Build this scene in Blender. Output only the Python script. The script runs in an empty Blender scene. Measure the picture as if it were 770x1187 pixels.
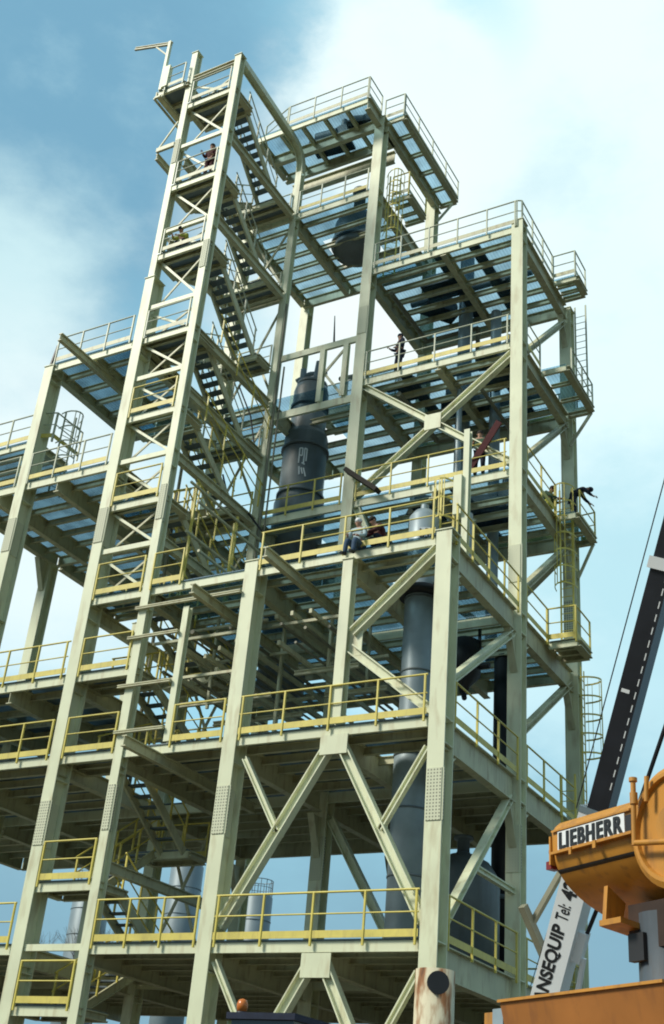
import bpy, bmesh, math, random
from mathutils import Vector, Matrix
random.seed(7)
C = bpy.context.scene
COL = C.collection
V = Vector
GZ = -6.6                       # ground level; z = 0 is the first floor of the tower

# ------------------------------------------------------------------ materials
def new_mat(name):
    m = bpy.data.materials.new(name); m.use_nodes = True
    nt = m.node_tree
    return m, nt, nt.nodes['Principled BSDF']

def paint(name, col, rough=.5, var=.12, scale=1.2, dirt=None, dirt_amt=.0, metallic=0.):
    m, nt, b = new_mat(name)
    tc = nt.nodes.new('ShaderNodeTexCoord')
    n = nt.nodes.new('ShaderNodeTexNoise'); n.inputs['Scale'].default_value = scale; n.inputs['Detail'].default_value = 6
    nt.links.new(tc.outputs['Object'], n.inputs['Vector'])
    r = nt.nodes.new('ShaderNodeValToRGB')
    r.color_ramp.elements[0].position = .3; r.color_ramp.elements[1].position = .7
    r.color_ramp.elements[0].color = tuple(c * (1 - var) for c in col) + (1,)
    r.color_ramp.elements[1].color = tuple(min(1, c * (1 + var * .5)) for c in col) + (1,)
    nt.links.new(n.outputs['Fac'], r.inputs['Fac'])
    out = r.outputs['Color']
    if dirt:
        n2 = nt.nodes.new('ShaderNodeTexNoise'); n2.inputs['Scale'].default_value = scale * 3.1; n2.inputs['Detail'].default_value = 9
        mp = nt.nodes.new('ShaderNodeMapping'); mp.inputs['Scale'].default_value = (1.6, 1.6, .35)
        nt.links.new(tc.outputs['Object'], mp.inputs['Vector']); nt.links.new(mp.outputs['Vector'], n2.inputs['Vector'])
        r2 = nt.nodes.new('ShaderNodeValToRGB')
        r2.color_ramp.elements[0].position = .52; r2.color_ramp.elements[1].position = .72
        r2.color_ramp.elements[1].color = (dirt_amt,) * 3 + (1,); r2.color_ramp.elements[0].color = (0, 0, 0, 1)
        nt.links.new(n2.outputs['Fac'], r2.inputs['Fac'])
        mx = nt.nodes.new('ShaderNodeMixRGB'); mx.inputs['Color2'].default_value = tuple(dirt) + (1,)
        nt.links.new(r2.outputs['Color'], mx.inputs['Fac']); nt.links.new(out, mx.inputs['Color1']); out = mx.outputs['Color']
    nt.links.new(out, b.inputs['Base Color'])
    b.inputs['Roughness'].default_value = rough; b.inputs['Metallic'].default_value = metallic
    return m

def grating(name, col, solid, tint):
    """open bar grating, too fine to resolve at this distance: a share of it is bar, the rest lets (bluish) light through"""
    m, nt, b = new_mat(name)
    tc = nt.nodes.new('ShaderNodeTexCoord'); n = nt.nodes.new('ShaderNodeTexNoise'); n.inputs['Scale'].default_value = 1.1; n.inputs['Detail'].default_value = 5
    nt.links.new(tc.outputs['Object'], n.inputs['Vector'])
    r = nt.nodes.new('ShaderNodeMapRange'); r.inputs['From Min'].default_value = .3; r.inputs['From Max'].default_value = .7
    r.inputs['To Min'].default_value = max(0, solid - .16); r.inputs['To Max'].default_value = min(1, solid + .16)
    w = nt.nodes.new('ShaderNodeTexWave'); w.bands_direction = 'X'; w.inputs['Scale'].default_value = 2.6; w.inputs['Distortion'].default_value = .3
    nt.links.new(tc.outputs['Object'], w.inputs['Vector'])
    am = nt.nodes.new('ShaderNodeMath'); am.operation = 'MULTIPLY_ADD'; am.inputs[1].default_value = .15; nt.links.new(w.outputs['Fac'], am.inputs[0]); nt.links.new(n.outputs['Fac'], am.inputs[2])
    nt.links.new(am.outputs[0], r.inputs['Value']); r.inputs['From Min'].default_value = .33; r.inputs['From Max'].default_value = .83
    b.inputs['Base Color'].default_value = tuple(col) + (1,); b.inputs['Roughness'].default_value = .5; b.inputs['Metallic'].default_value = .3
    t = nt.nodes.new('ShaderNodeBsdfTransparent'); t.inputs['Color'].default_value = tuple(tint) + (1,)
    mx = nt.nodes.new('ShaderNodeMixShader'); nt.links.new(r.outputs['Result'], mx.inputs[0]); nt.links.new(t.outputs[0], mx.inputs[1]); nt.links.new(b.outputs[0], mx.inputs[2])
    nt.links.new(mx.outputs[0], nt.nodes['Material Output'].inputs['Surface'])
    return m

def rusty(name):
    m, nt, b = new_mat(name)
    tc = nt.nodes.new('ShaderNodeTexCoord')
    n = nt.nodes.new('ShaderNodeTexNoise'); n.inputs['Scale'].default_value = 1.9; n.inputs['Detail'].default_value = 10
    mp = nt.nodes.new('ShaderNodeMapping'); mp.inputs['Scale'].default_value = (1.5, 1.5, .45)
    nt.links.new(tc.outputs['Object'], mp.inputs['Vector']); nt.links.new(mp.outputs['Vector'], n.inputs['Vector'])
    r = nt.nodes.new('ShaderNodeValToRGB'); e = r.color_ramp.elements
    e[0].position = .33; e[0].color = (.07, .025, .012, 1)
    e[1].position = .52; e[1].color = (.60, .54, .38, 1)
    k = e.new(.43); k.color = (.27, .12, .045, 1)
    nt.links.new(n.outputs['Fac'], r.inputs['Fac']); nt.links.new(r.outputs['Color'], b.inputs['Base Color'])
    b.inputs['Roughness'].default_value = .75
    return m

def bolted(name):
    m, nt, b = new_mat(name)
    tc = nt.nodes.new('ShaderNodeTexCoord')
    v = nt.nodes.new('ShaderNodeTexVoronoi'); v.inputs['Scale'].default_value = 12.5; v.inputs['Randomness'].default_value = 0
    nt.links.new(tc.outputs['Object'], v.inputs['Vector'])
    r = nt.nodes.new('ShaderNodeValToRGB'); e = r.color_ramp.elements
    e[0].position = .30; e[0].color = (.17, .17, .12, 1); e[1].position = .38; e[1].color = (.62, .63, .45, 1)
    nt.links.new(v.outputs['Distance'], r.inputs['Fac']); nt.links.new(r.outputs['Color'], b.inputs['Base Color'])
    b.inputs['Roughness'].default_value = .6
    return m

CREAM = (.74, .76, .53)
M = {
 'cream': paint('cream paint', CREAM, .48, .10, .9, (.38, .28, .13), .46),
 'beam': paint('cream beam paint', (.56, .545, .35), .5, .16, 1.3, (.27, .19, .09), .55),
 'rail': paint('yellow rail paint', (.70, .58, .12), .45, .15, 2.0),
 'toe': paint('yellow toe board paint', (.70, .58, .13), .5, .18, 2.0, (.35, .27, .10), .4),
 'paler': paint('pale rail paint', (.52, .55, .40), .45, .15, 2.0),
 'grate': grating('open galvanised grating', (.13, .20, .26), .24, (.70, .86, .94)),
 'gratemid': grating('dense galvanised grating', (.11, .19, .26), .50, (.62, .82, .92)),
 'gratelow': grating('plated floor', (.15, .19, .20), .86, (.6, .8, .9)),
 'plate': paint('galvanised plate', (.22, .27, .30), .42, .2, 1.5, metallic=.3),
 'tread': paint('galvanised tread', (.14, .18, .20), .5, .2, 3, metallic=.2),
 'dark': paint('dark vessel paint', (.16, .19, .20), .42, .35, .8, (.10, .10, .09), .5),
 'bluegrey': paint('blue grey vessel cladding', (.31, .385, .42), .42, .25, 1.4, metallic=.1),
 'black': paint('black steel', (.02, .02, .022), .5, .3, 2),
 'pipe': paint('pipe olive', (.22, .21, .14), .5, .3, 2),
 'rust': rusty('rusty casing'),
 'bolt': bolted('bolted splice plate'),
 'orange': paint('crane yellow orange', (.56, .25, .035), .5, .2, 1.6, (.22, .10, .035), .6),
 'postgrey': paint('slate paint', (.055, .075, .095), .6, .25, 2, (.05, .04, .03), .5),
 'underframe': paint('dark brown underframe', (.04, .02, .012), .7, .4, 3),  # near-black brown over the whole box
 'slab': paint('darker slab orange', (.40, .155, .035), .55, .2, 1.2, (.2, .08, .03), .6),  # redder and darker than the crane's other orange
 'white': paint('white paint', (.78, .80, .80), .4, .05, 1.5),
 'boomblack': paint('boom black', (.018, .020, .026), .35, .3, 2),
 'letters': paint('black lettering', (.012, .014, .016), .5, .1, 2),
 'silo': paint('pale silo cladding', (.20, .26, .29), .5, .15, .5, metallic=.1),
 'amber': paint('amber lens', (.60, .17, .03), .25, .05, 2),
 'redlamp': paint('red lens', (.22, .025, .02), .3, .1, 2),
 'wood': paint('dark timber', (.030, .022, .016), .8, .4, 4),
 'rubber': paint('tyre rubber', (.02, .02, .02), .85, .2, 4),
 'bark': paint('bark', (.10, .085, .07), .9, .3, 4),
 'glass': paint('cab glass', (.05, .08, .10), .1, .1, 1),
 'skin': paint('skin', (.45, .25, .17), .6, .05, 8),
 'navy': paint('navy cloth', (.015, .022, .045), .9, .3, 6),
 'green': paint('green cloth', (.06, .11, .06), .9, .3, 6),
 'palecloth': paint('pale blue cloth', (.42, .52, .54), .9, .2, 6),
 'darkred': paint('maroon cloth', (.08, .018, .02), .9, .3, 6),
 'hivis': paint('yellow cloth', (.55, .55, .10), .9, .2, 6),
 'jeans': paint('blue jeans', (.05, .09, .15), .9, .2, 6),
 'hair': paint('dark hair', (.02, .015, .012), .8, .2, 9),
}

# ------------------------------------------------------------------ mesh builder
class MB:
    def __init__(s): s.v = []; s.f = []; s.sm = []
    def add(s, vs, fs, smooth=False):
        o = len(s.v); s.v += [V(v) for v in vs]; s.f += [tuple(i + o for i in f) for f in fs]; s.sm += [smooth] * len(fs); return s
    def box(s, x0, x1, y0, y1, z0, z1):
        return s.add([(x0, y0, z0), (x1, y0, z0), (x1, y1, z0), (x0, y1, z0), (x0, y0, z1), (x1, y0, z1), (x1, y1, z1), (x0, y1, z1)],
                     [(3, 2, 1, 0), (4, 5, 6, 7), (0, 1, 5, 4), (1, 2, 6, 5), (2, 3, 7, 6), (3, 0, 4, 7)])
    def frame(s, p, q, up):
        p, q = V(p), V(q); d = (q - p).normalized(); up = V(up)
        side = d.cross(up)
        if side.length < 1e-4: side = d.cross(V((1, 0, 0)))
        side.normalize(); u = side.cross(d).normalized()
        return p, q, side, u
    def prism(s, p, q, prof, up=(0, 0, 1), smooth=False):
        p, q, a, u = s.frame(p, q, up); n = len(prof)
        vs = [p + a * x + u * y for x, y in prof] + [q + a * x + u * y for x, y in prof]
        fs = [(i, (i + 1) % n, (i + 1) % n + n, i + n) for i in range(n)]
        s.add(vs, fs, smooth)
        s.add([vs[i] for i in range(n)], [tuple(range(n - 1, -1, -1))]); s.add([vs[i + n] for i in range(n)], [tuple(range(n))])
        return s
    def bar(s, p, q, w, h, up=(0, 0, 1)):
        return s.prism(p, q, [(-w/2, -h/2), (w/2, -h/2), (w/2, h/2), (-w/2, h/2)], up)
    def ibeam(s, p, q, w, h, tf=.03, tw=.025, up=(0, 0, 1)):
        W, H, t = w/2, h/2, tw/2
        pr = [(-W, -H), (W, -H), (W, -H+tf), (t, -H+tf), (t, H-tf), (W, H-tf), (W, H), (-W, H), (-W, H-tf), (-t, H-tf), (-t, -H+tf), (-W, -H+tf)]
        return s.prism(p, q, pr, up)
    def channel(s, p, q, w, h, t=.025, up=(0, 0, 1), flip=1):
        # web on the -side, open towards +side (times flip)
        pr = [(-w/2, -h/2), (w/2, -h/2), (w/2, -h/2+t), (-w/2+t, -h/2+t), (-w/2+t, h/2-t), (w/2, h/2-t), (w/2, h/2), (-w/2, h/2)]
        if flip < 0: pr = [(-x, y) for x, y in reversed(pr)]
        return s.prism(p, q, pr, up)
    def tube(s, p, q, r, n=8, r2=None):
        r2 = r if r2 is None else r2
        p, q, a, u = s.frame(p, q, (0, 0, 1) if abs((V(q)-V(p)).normalized().z) < .95 else (0, 1, 0))
        cs = [(math.cos(2*math.pi*i/n), math.sin(2*math.pi*i/n)) for i in range(n)]
        vs = [p + (a*c + u*d)*r for c, d in cs] + [q + (a*c + u*d)*r2 for c, d in cs]
        s.add(vs, [(i, (i+1) % n, (i+1) % n+n, i+n) for i in range(n)], True)
        s.add(vs[:n], [tuple(range(n-1, -1, -1))]); s.add(vs[n:], [tuple(range(n))])
        return s
    def path(s, pts, r, n=8):
        for a, b in zip(pts, pts[1:]): s.tube(a, b, r, n)
        return s
    def sweep(s, pts, prof, up):
        # open profile sweep along a polyline, mitred: used for bent beams
        pts = [V(p) for p in pts]; rings = []
        for i, p in enumerate(pts):
            d = (pts[min(i+1, len(pts)-1)] - pts[max(i-1, 0)]).normalized()
            a = d.cross(V(up)).normalized(); u = a.cross(d).normalized()
            rings.append([p + a*x + u*y for x, y in prof])
        n = len(prof); vs = [v for r in rings for v in r]; fs = []
        for k in range(len(pts)-1):
            fs += [(k*n+i, k*n+(i+1) % n, (k+1)*n+(i+1) % n, (k+1)*n+i) for i in range(n)]
        s.add(vs, fs); s.add(rings[0], [tuple(range(n-1, -1, -1))]); s.add(rings[-1], [tuple(range(n))])
        return s
    def lathe(s, cx, cy, prof, n=32, axis='z'):
        vs = []; fs = []
        for r, z in prof:
            for i in range(n):
                a = 2*math.pi*i/n; vs.append((cx + r*math.cos(a), cy + r*math.sin(a), z))
        for k in range(len(prof)-1):
            fs += [(k*n+i, k*n+(i+1) % n, (k+1)*n+(i+1) % n, (k+1)*n+i) for i in range(n)]
        fs.append(tuple(range(n-1, -1, -1))); fs.append(tuple(range((len(prof)-1)*n, len(prof)*n)))
        s.add(vs, fs[:-2], True); s.f.append(tuple(i+len(s.v)-len(vs) for i in fs[-2])); s.f.append(tuple(i+len(s.v)-len(vs) for i in fs[-1])); s.sm += [False, False]
        return s
    def ball(s, c, r, n=12, m=8, sc=(1, 1, 1)):
        c = V(c); vs = [c + V((0, 0, -r*sc[2]))]; fs = []
        for k in range(1, m):
            t = -math.pi/2 + math.pi*k/m
            for i in range(n):
                a = 2*math.pi*i/n; vs.append(c + V((r*sc[0]*math.cos(t)*math.cos(a), r*sc[1]*math.cos(t)*math.sin(a), r*sc[2]*math.sin(t))))
        vs.append(c + V((0, 0, r*sc[2]))); L = len(vs)-1
        for i in range(n):
            fs.append((0, 1+(i+1) % n, 1+i)); fs.append((L, L-n+i, L-n+(i+1) % n))
        for k in range(m-2):
            fs += [(1+k*n+i, 1+k*n+(i+1) % n, 1+(k+1)*n+(i+1) % n, 1+(k+1)*n+i) for i in range(n)]
        return s.add(vs, fs, True)
    def build(s, name, mat, parent=None, base=(0, 0, 0), **props):
        me = bpy.data.meshes.new(name); b = V(base)
        me.from_pydata([tuple(v - b) for v in s.v], [], s.f); me.validate()
        if len(me.polygons) == len(s.sm): me.polygons.foreach_set('use_smooth', s.sm)
        bm = bmesh.new(); bm.from_mesh(me); bmesh.ops.recalc_face_normals(bm, faces=bm.faces); bm.to_mesh(me); bm.free()
        me.materials.append(M[mat] if isinstance(mat, str) else mat)
        o = bpy.data.objects.new(name, me); COL.objects.link(o)
        if parent: o.parent = parent
        for k, v in props.items(): o[k] = v
        return o

def thing(name, label, cat, loc, group=None):
    o = bpy.data.objects.new(name, None); COL.objects.link(o); o.location = loc; o.empty_display_size = .5
    o['label'] = label; o['category'] = cat
    if group: o['group'] = group
    return o
def tag(o, label, cat, loc, group=None):
    o.location = loc; o['label'] = label; o['category'] = cat
    if group: o['group'] = group
    return o

# ------------------------------------------------------------------ ground
g = MB(); g.add([(-3000, -3000, GZ), (3000, -3000, GZ), (3000, 3000, GZ), (-3000, 3000, GZ)], [(0, 1, 2, 3)])
M['soil'] = paint('damp compacted gravel', (.075, .062, .04), .95, .35, .6)
g.build('ground', 'soil', kind='structure')

# ------------------------------------------------------------------ the steel tower
TB = (-6, 5, GZ)
T = thing('steel_process_tower', 'tall cream steel process tower of open floors, columns, braces, yellow guardrails and zigzag stairs', 'steel tower', TB)
def part(mb, name, mat, parent=None, **k): return mb.build(name, mat, parent or T, TB, **k)

def column(x, y, z0, z1, w, d, splices=(), top=None, back=False):
    """H section, flanges facing -Y and +Y, front face of the flange on y"""
    mb = MB(); mb.ibeam((x, y+d/2, z0), (x, y+d/2, z1), w, d, .035, .03, up=(0, 1, 0))
    mb.box(x-w/2-.03, x+w/2+.03, y-.03, y+d+.03, z1+.001, z1+.03)
    for zz in (0, 5.2, 10.2, 15.2, 20.2, 25.3, 29.5):
        if z0 < zz-.5 < z1 - .3:                      # stiffener plates at the floors
            for q in (-.08, -.72):
                for sx in (-1, 1): mb.box(x+sx*.02 if sx > 0 else x-w/2+.01, x+w/2-.01 if sx > 0 else x-.02, y+.04, y+d-.04, zz+q, zz+q+.025)
    c = part(mb, 'column', 'cream')
    for z in splices:
        sp = MB(); sp.box(x-w/2+.03, x+w/2-.03, y-.022, y-.002, z, z+1.25)
        sp.box(x+.02, x+.04, y+.06, y+d-.06, z, z+1.25)
        sp.box(x+w/2+.002, x+w/2+.02, y+.002, y+.045, z, z+1.25)
        part(sp, 'splice_plate', 'bolt', c)
    return c

column(0, 0, GZ, 10.28, .44, .55, (2.6,))
column(-6, 0, GZ, 10.4, .42, .58, (2.6,))
column(-12, 0, GZ, 22.9, .40, .60, (2.6, 12.1))
column(-12.02, .05, 22.94, 34.8, .27, .34, (28.6,))
column(-9.7, 0, GZ, 33.45, .29, .32, (2.9, 12.5, 22.6))
column(-16, 0, GZ, 20.1, .40, .58, (12.5,))
column(-6, 5.05, GZ, 33.3, .42, .45, (2.6, 22.2))
column(0, 5.05, GZ, 25.45, .42, .45, (2.6, 11.1))
column(0, 10.07, GZ, 25.2, .45, .45, (2.6, 11.5))
column(-6, 10.07, GZ, 33.2, .42, .45)
column(-12, 5.05, GZ, 29.3, .36, .45)
column(-12, 10.07, GZ, 29.4, .40, .45)
column(-18.5, 4.42, GZ, 14.62, .40, .45)
haunches = [(4.42, 14.66, -18.5)]
column(-18.5, 10.07, GZ, 14.6, .40, .45)
column(-2.85, .02, 5.24, 9.92, .30, .30)

# stair tower back column N, bent over at the top into the hoist beam
def arc(cx, cz, r, a0, a1, n, x): return [V((x, cx + r*math.cos(a0+(a1-a0)*i/n), cz + r*math.sin(a0+(a1-a0)*i/n))) for i in range(n+1)]
mb = MB()
W, H, t = .14, .15, .015
ipr = [(-W, -H), (W, -H), (W, -H+.03), (t, -H+.03), (t, H-.03), (W, H-.03), (W, H), (-W, H), (-W, H-.03), (-t, H-.03), (-t, -H+.03), (-W, -H+.03)]
mb.ibeam((-9.7, 5.2, 10.2), (-9.7, 5.2, 31.8), .28, .30, .03, .03, up=(0, 1, 0))
pts = [V((-9.7, 5.2, 31.8))] + arc(4.5, 32.4, .7, 0, math.pi/2, 6, -9.7)[0:] + [V((-9.7, .2, 33.3))]
pts = [V((-9.7, 5.2, 31.8)), V((-9.7, 5.15, 32.35)), V((-9.7, 4.98, 32.7)), V((-9.7, 4.7, 32.92)), V((-9.7, 4.3, 33.02)), V((-9.7, .34, 33.28))]
mb.sweep(pts, ipr, (1, 0, 0))
part(mb, 'column', 'cream')

# ------------------------------------------------------------------ guardrails
def guardrail(pts, parent, mat='rail', toe=True, h=1.05, step=1.25, toe_mat='toe', off=0.0):
    mb = MB(); r = .027
    for a, b in zip(pts, pts[1:]):
        a, b = V(a), V(b); L = (b-a).length; n = max(1, round(L/step))
        mb.tube(a+V((0, 0, h)), b+V((0, 0, h)), r); mb.tube(a+V((0, 0, h*.53)), b+V((0, 0, h*.53)), r*.72)
        for i in range(n+1):
            p = a + (b-a)*(min(max(i/n, .012), .988)); mb.bar(p+V((0, 0, -.16)), p+V((0, 0, h)), .055, .045, up=(b-a))
    g = part(mb, 'guardrail', mat, parent)
    if toe:
        tb = MB()
        for a, b in zip(pts, pts[1:]):
            a, b = V(a), V(b); tb.bar(a+V((0, 0, .10)), b+V((0, 0, .10)), .012, .17)
        part(tb, 'toe_board', toe_mat, parent)

# ------------------------------------------------------------------ floors
def floor(x0, x1, y0, y1, z, jn=5, ex=(.30, .30), ey=(.6, .6), ygird=(), rails=(), mat='grate', jh=.22, rmat='rail', toemat='toe', holes=(), joists=True, jdir='x', ygh=.62):
    """deck (the part) with its joists, edge beams and guardrails as sub-parts"""
    if mat == 'grate' and z < 9: mat = 'gratelow'
    if mat == 'grate' and (z < 14 or x1 <= -11.9): mat = 'gratemid'
    d = MB()
    cells = [(x0, x1, y0, y1)]
    for hx0, hx1, hy0, hy1 in holes:
        nc = []
        for a, b, c, e in cells:
            if hx1 <= a or hx0 >= b or hy1 <= c or hy0 >= e: nc.append((a, b, c, e)); continue
            if a < hx0: nc.append((a, hx0, c, e))
            if hx1 < b: nc.append((hx1, b, c, e))
            m0, m1 = max(a, hx0), min(b, hx1)
            if c < hy0: nc.append((m0, m1, c, hy0))
            if hy1 < e: nc.append((m0, m1, hy1, e))
        cells = nc
    for a, b, c, e in cells: d.box(a+.01, b-.01, c+.04, e-.01, z-.034, z)
    dk = part(d, 'floor_deck', mat)
    zt = z - .04
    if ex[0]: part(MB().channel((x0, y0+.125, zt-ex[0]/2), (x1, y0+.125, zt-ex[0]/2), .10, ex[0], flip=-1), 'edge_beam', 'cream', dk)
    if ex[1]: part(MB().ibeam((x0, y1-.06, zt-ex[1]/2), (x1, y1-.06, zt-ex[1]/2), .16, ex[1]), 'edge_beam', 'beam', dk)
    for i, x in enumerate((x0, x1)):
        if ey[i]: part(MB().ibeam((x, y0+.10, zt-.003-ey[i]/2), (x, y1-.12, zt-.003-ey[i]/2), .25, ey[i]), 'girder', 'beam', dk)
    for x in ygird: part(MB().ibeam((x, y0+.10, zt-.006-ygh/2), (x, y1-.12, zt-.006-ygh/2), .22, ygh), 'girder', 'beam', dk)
    if joists:
        if jdir == 'x':
            for i in range(1, jn+1):
                y = y0 + (y1-y0)*i/(jn+1)
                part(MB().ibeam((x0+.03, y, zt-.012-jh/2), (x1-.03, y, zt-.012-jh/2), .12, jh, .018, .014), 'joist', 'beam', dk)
        else:
            for i in range(1, jn+1):
                x = x0 + (x1-x0)*i/(jn+1)
                part(MB().ibeam((x, y0+.1, zt-.012-jh/2), (x, y1-.1, zt-.012-jh/2), .12, jh, .018, .014), 'joist', 'beam', dk)
    for r in rails: guardrail(r, dk, rmat, toe_mat=toemat)
    return dk

F = -.02    # rail line just outside the edge beam
Y1, Y2 = 5.05, 10.07
# first floor, z 0
d0 = floor(-9.7, 0, 0, Y1, 0, 5, (.24, 0), (.5, .72), (-6, -2.85),
      rails=[[(-9.5, F, 0), (-6.25, F, 0)], [(-5.75, F, 0), (-.25, F, 0)], [(.16, .65, 0), (.16, 5.0, 0)]])
floor(-12, 0, Y1, Y2, 0, 5, (.30, .5), (.5, .72), (-6, -2.85), rails=[[(.16, 5.6, 0), (.16, 9.9, 0)], [(.0, Y2, 0), (-5.7, Y2, 0)]])
floor(-22, -12, 0, Y1, 0, 5, (.24, 0), (.5, .5), (-16, -18.5), rails=[[(-22, F, 0), (-16.3, F, 0)], [(-15.7, F, 0), (-12.3, F, 0)]])
floor(-22, -12, Y1, Y2, 0, 5, (.30, .4), (.5, 0), (-16, -18.5), rails=[[(-21.9, Y2, 0), (-12.2, Y2, 0)]])
# second floor, z 5.2
floor(-9.7, 0, 0, Y1, 5.2, 5, (.23, 0), (.5, .75), (-6, -2.85),
      rails=[[(-7.95, F, 5.2), (-6.25, F, 5.2)], [(-5.75, F, 5.2), (-.28, F, 5.2)], [(.16, .65, 5.2), (.16, 5.0, 5.2)]], holes=[(-3.6, -1.0, 1.8, 3.6)])
floor(-12, 0, Y1, Y2, 5.2, 5, (.30, .5), (.5, .75), (-6, -2.85), rails=[[(.16, 5.6, 5.2), (.16, 9.9, 5.2)]])
floor(-22, -12, 0, Y1, 5.2, 5, (.23, 0), (.5, .5), (-16, -18.5), rails=[[(-22, F, 5.2), (-16.25, F, 5.2)], [(-15.75, F, 5.2), (-12.25, F, 5.2)]])
floor(-22, -12, Y1, Y2, 5.2, 5, (.30, .5), (.5, 0), (-16, -18.5))
# half floor left, z 7.7
floor(-22, -12, 0, Y1, 7.7, 4, (.26, .4), (.4, .5), (-17, -14.4), rails=[[(-22, F, 7.7), (-12.25, F, 7.7)]], jdir='x')
# third floor, z 10.2
floor(-9.7, 0, 0, Y1, 10.2, 5, (.24, 0), (.45, .75), (-6, -2.85),
      rails=[[(-9.55, F, 10.2), (-8.45, F, 10.2)], [(-5.75, F, 10.2), (-.25, F, 10.2)], [(.16, .4, 10.2), (.16, 5.0, 10.2)]], holes=[(-2.6, -1.2, 1.9, 3.3)])
floor(-12, 0, Y1, Y2, 10.2, 5, (.30, .35), (.45, .75), (-6, -2.85), rails=[[(.16, 5.6, 10.2), (.16, 7.4, 10.2)]], holes=[(-10.4, -8.2, 6.1, 8.4)])
# fourth floor, z 15.2
floor(-9.7, -6, Y1, Y2, 15.2, 5, (.28, .5), (.45, .6), (), rails=[[(-9.5, Y1+F, 15.2), (-6.25, Y1+F, 15.2)]], holes=[(-9.9, -8.2, 6.1, 8.4)])
floor(-6, 0, Y1, Y2, 15.2, 5, (.28, .5), (0, .62), (-2.9,), rails=[[(-5.75, Y1+F, 15.2), (-.3, Y1+F, 15.2)], [(.16, 5.6, 15.2), (.16, 8.3, 15.2)], [(-5.7, Y2, 15.2), (-.2, Y2, 15.2)]], ygh=.5)
floor(-18.5, -12, 0, Y1, 15.2, 5, (.28, .4), (.45, .5), (-17, -14.4), rails=[[(-18.5, F, 15.2), (-16.25, F, 15.2)], [(-15.75, F, 15.2), (-12.25, F, 15.2)]], rmat='paler')
floor(-12, -9.75, Y1, Y2, 15.2, 4, (.28, .4), (.4, 0), ())
floor(-18.5, -12, Y1, Y2, 15.2, 5, (.0, .4), (.45, 0), (-17, -14.4))
# fifth floor, z 20.2
floor(-12, -6, Y1, Y2, 20.2, 5, (0, .5), (.45, .6), (-9.7,), holes=[(-10.4, -8.2, 6.1, 8.4)])
floor(-6, 0, Y1, Y2, 20.2, 6, (.28, .5), (0, .62), (-2.9,), rails=[[(-5.75, Y1+F, 20.2), (-.25, Y1+F, 20.2)], [(.16, 5.6, 20.2), (.16, 6.9, 20.2)], [(-5.7, Y2, 20.2), (-.2, Y2, 20.2)]], rmat='paler', ygh=.4)
floor(-15.9, -12, 0, Y1, 20.2, 5, (.28, .3), (.4, .5), (-14,), rails=[[(-15.8, F, 20.2), (-12.3, F, 20.2)]], rmat='paler', toemat='beam', ygh=.3)
# sixth floor, z 25.3
floor(-6, 0, Y1, Y2, 25.3, 6, (.28, .5), (.62, .7), (-2.9,), rails=[[(-5.75, Y1+F, 25.3), (0, Y1+F, 25.3), (.16, Y1+.05, 25.3), (.16, 8.3, 25.3)]], rmat='paler', toemat='beam', ygh=.35)
# seventh floor, z 29.5
floor(-12, -6, Y1, Y2, 29.5, 6, (.30, .5), (.45, .6), (-9.7,), rails=[[(-9.5, Y1+F, 29.5), (-6.25, Y1+F, 29.5)]], rmat='paler', holes=[(-9.4, -7.3, 7.0, 8.9)])
# roof floor, z 33.4
floor(-11.2, -6, 3.9, 6.4, 33.4, 4, (.26, .5), (.35, .6), (), rails=[[(-9.75, 3.88, 33.4), (-5.92, 3.88, 33.4), (-5.92, 5.0, 33.4)], [(-11.2, 4.4, 33.4), (-9.75, 3.88, 33.4)]], rmat='paler', toemat='beam', jdir='y')
floor(-5.85, -5.05, 5.3, 10.75, 33.4, 4, (.2, .2), (.6, .24), (), rails=[[(-5.9, 5.26, 33.4), (-5.0, 5.26, 33.4), (-5.0, 10.75, 33.4)]], rmat='paler', toemat='beam')
part(MB().ibeam((-11.2, 5.18, 33.05), (-6.2, 5.18, 33.05), .2, .55), 'girder', 'beam')
part(MB().ibeam((-11.2, 6.9, 32.9), (-6.2, 6.9, 32.9), .2, .6), 'girder', 'beam')
# balconies on the right hand side
for x1, ya, yb, z, rr, rm in ((1.0, 8.4, 9.6, 25.3, [(.16, 8.35, 25.3), (1.02, 8.35, 25.3), (1.02, 9.55, 25.3)], 'paler'),
                          (1.02, 7.0, 9.95, 20.2, [(1.04, 7.6, 20.2), (1.04, 9.95, 20.2), (.3, 9.99, 20.2)], 'paler'),
                          (.78, 8.4, 10.55, 15.2, [(.8, 8.9, 15.2), (.8, 10.55, 15.2), (.3, 10.6, 15.2)], 'rail'),
                          (1.05, 7.5, 8.8, 10.2, [(.16, 7.45, 10.2), (1.07, 7.45, 10.2), (1.07, 8.8, 10.2)], 'rail'),
                          (-4.9, 5.9, 7.45, 29.5, [(-5.6, 5.87, 29.5), (-4.88, 5.87, 29.5), (-4.88, 7.45, 29.5)], 'rail')):
    x0 = .14 if z < 29 else -5.75
    floor(x0, x1, ya, yb, z, 2, (.2, .2), (0, .2), (), rails=[rr], rmat=rm, toemat='toe' if z < 20 else 'beam', mat='plate' if z in (10.2,) else 'grate', jh=.14)
# balcony knee braces
mb = MB()
for x, y, z in ((1.0, 9.9, 20.0), (.75, 10.5, 15.0)): part(MB().bar((.2, y-.1, z-1.3), (x, y-.02, z-.02), .09, .09), 'brace', 'beam')
part(MB().bar((-5.78, 10.3, 32.0), (-5.2, 10.6, 33.1), .09, .09), 'brace', 'beam')

# small left platform at z 17.2 with its caged ladder
floor(-22, -16.25, .3, 2.2, 17.2, 2, (.22, .22), (.22, .3), (), rails=[[(-22, .28, 17.2), (-16.3, .28, 17.2)], [(-16.2, .3, 17.2), (-15.55, .5, 17.2), (-15.55, 1.9, 17.2)]], rmat='paler')

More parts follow.
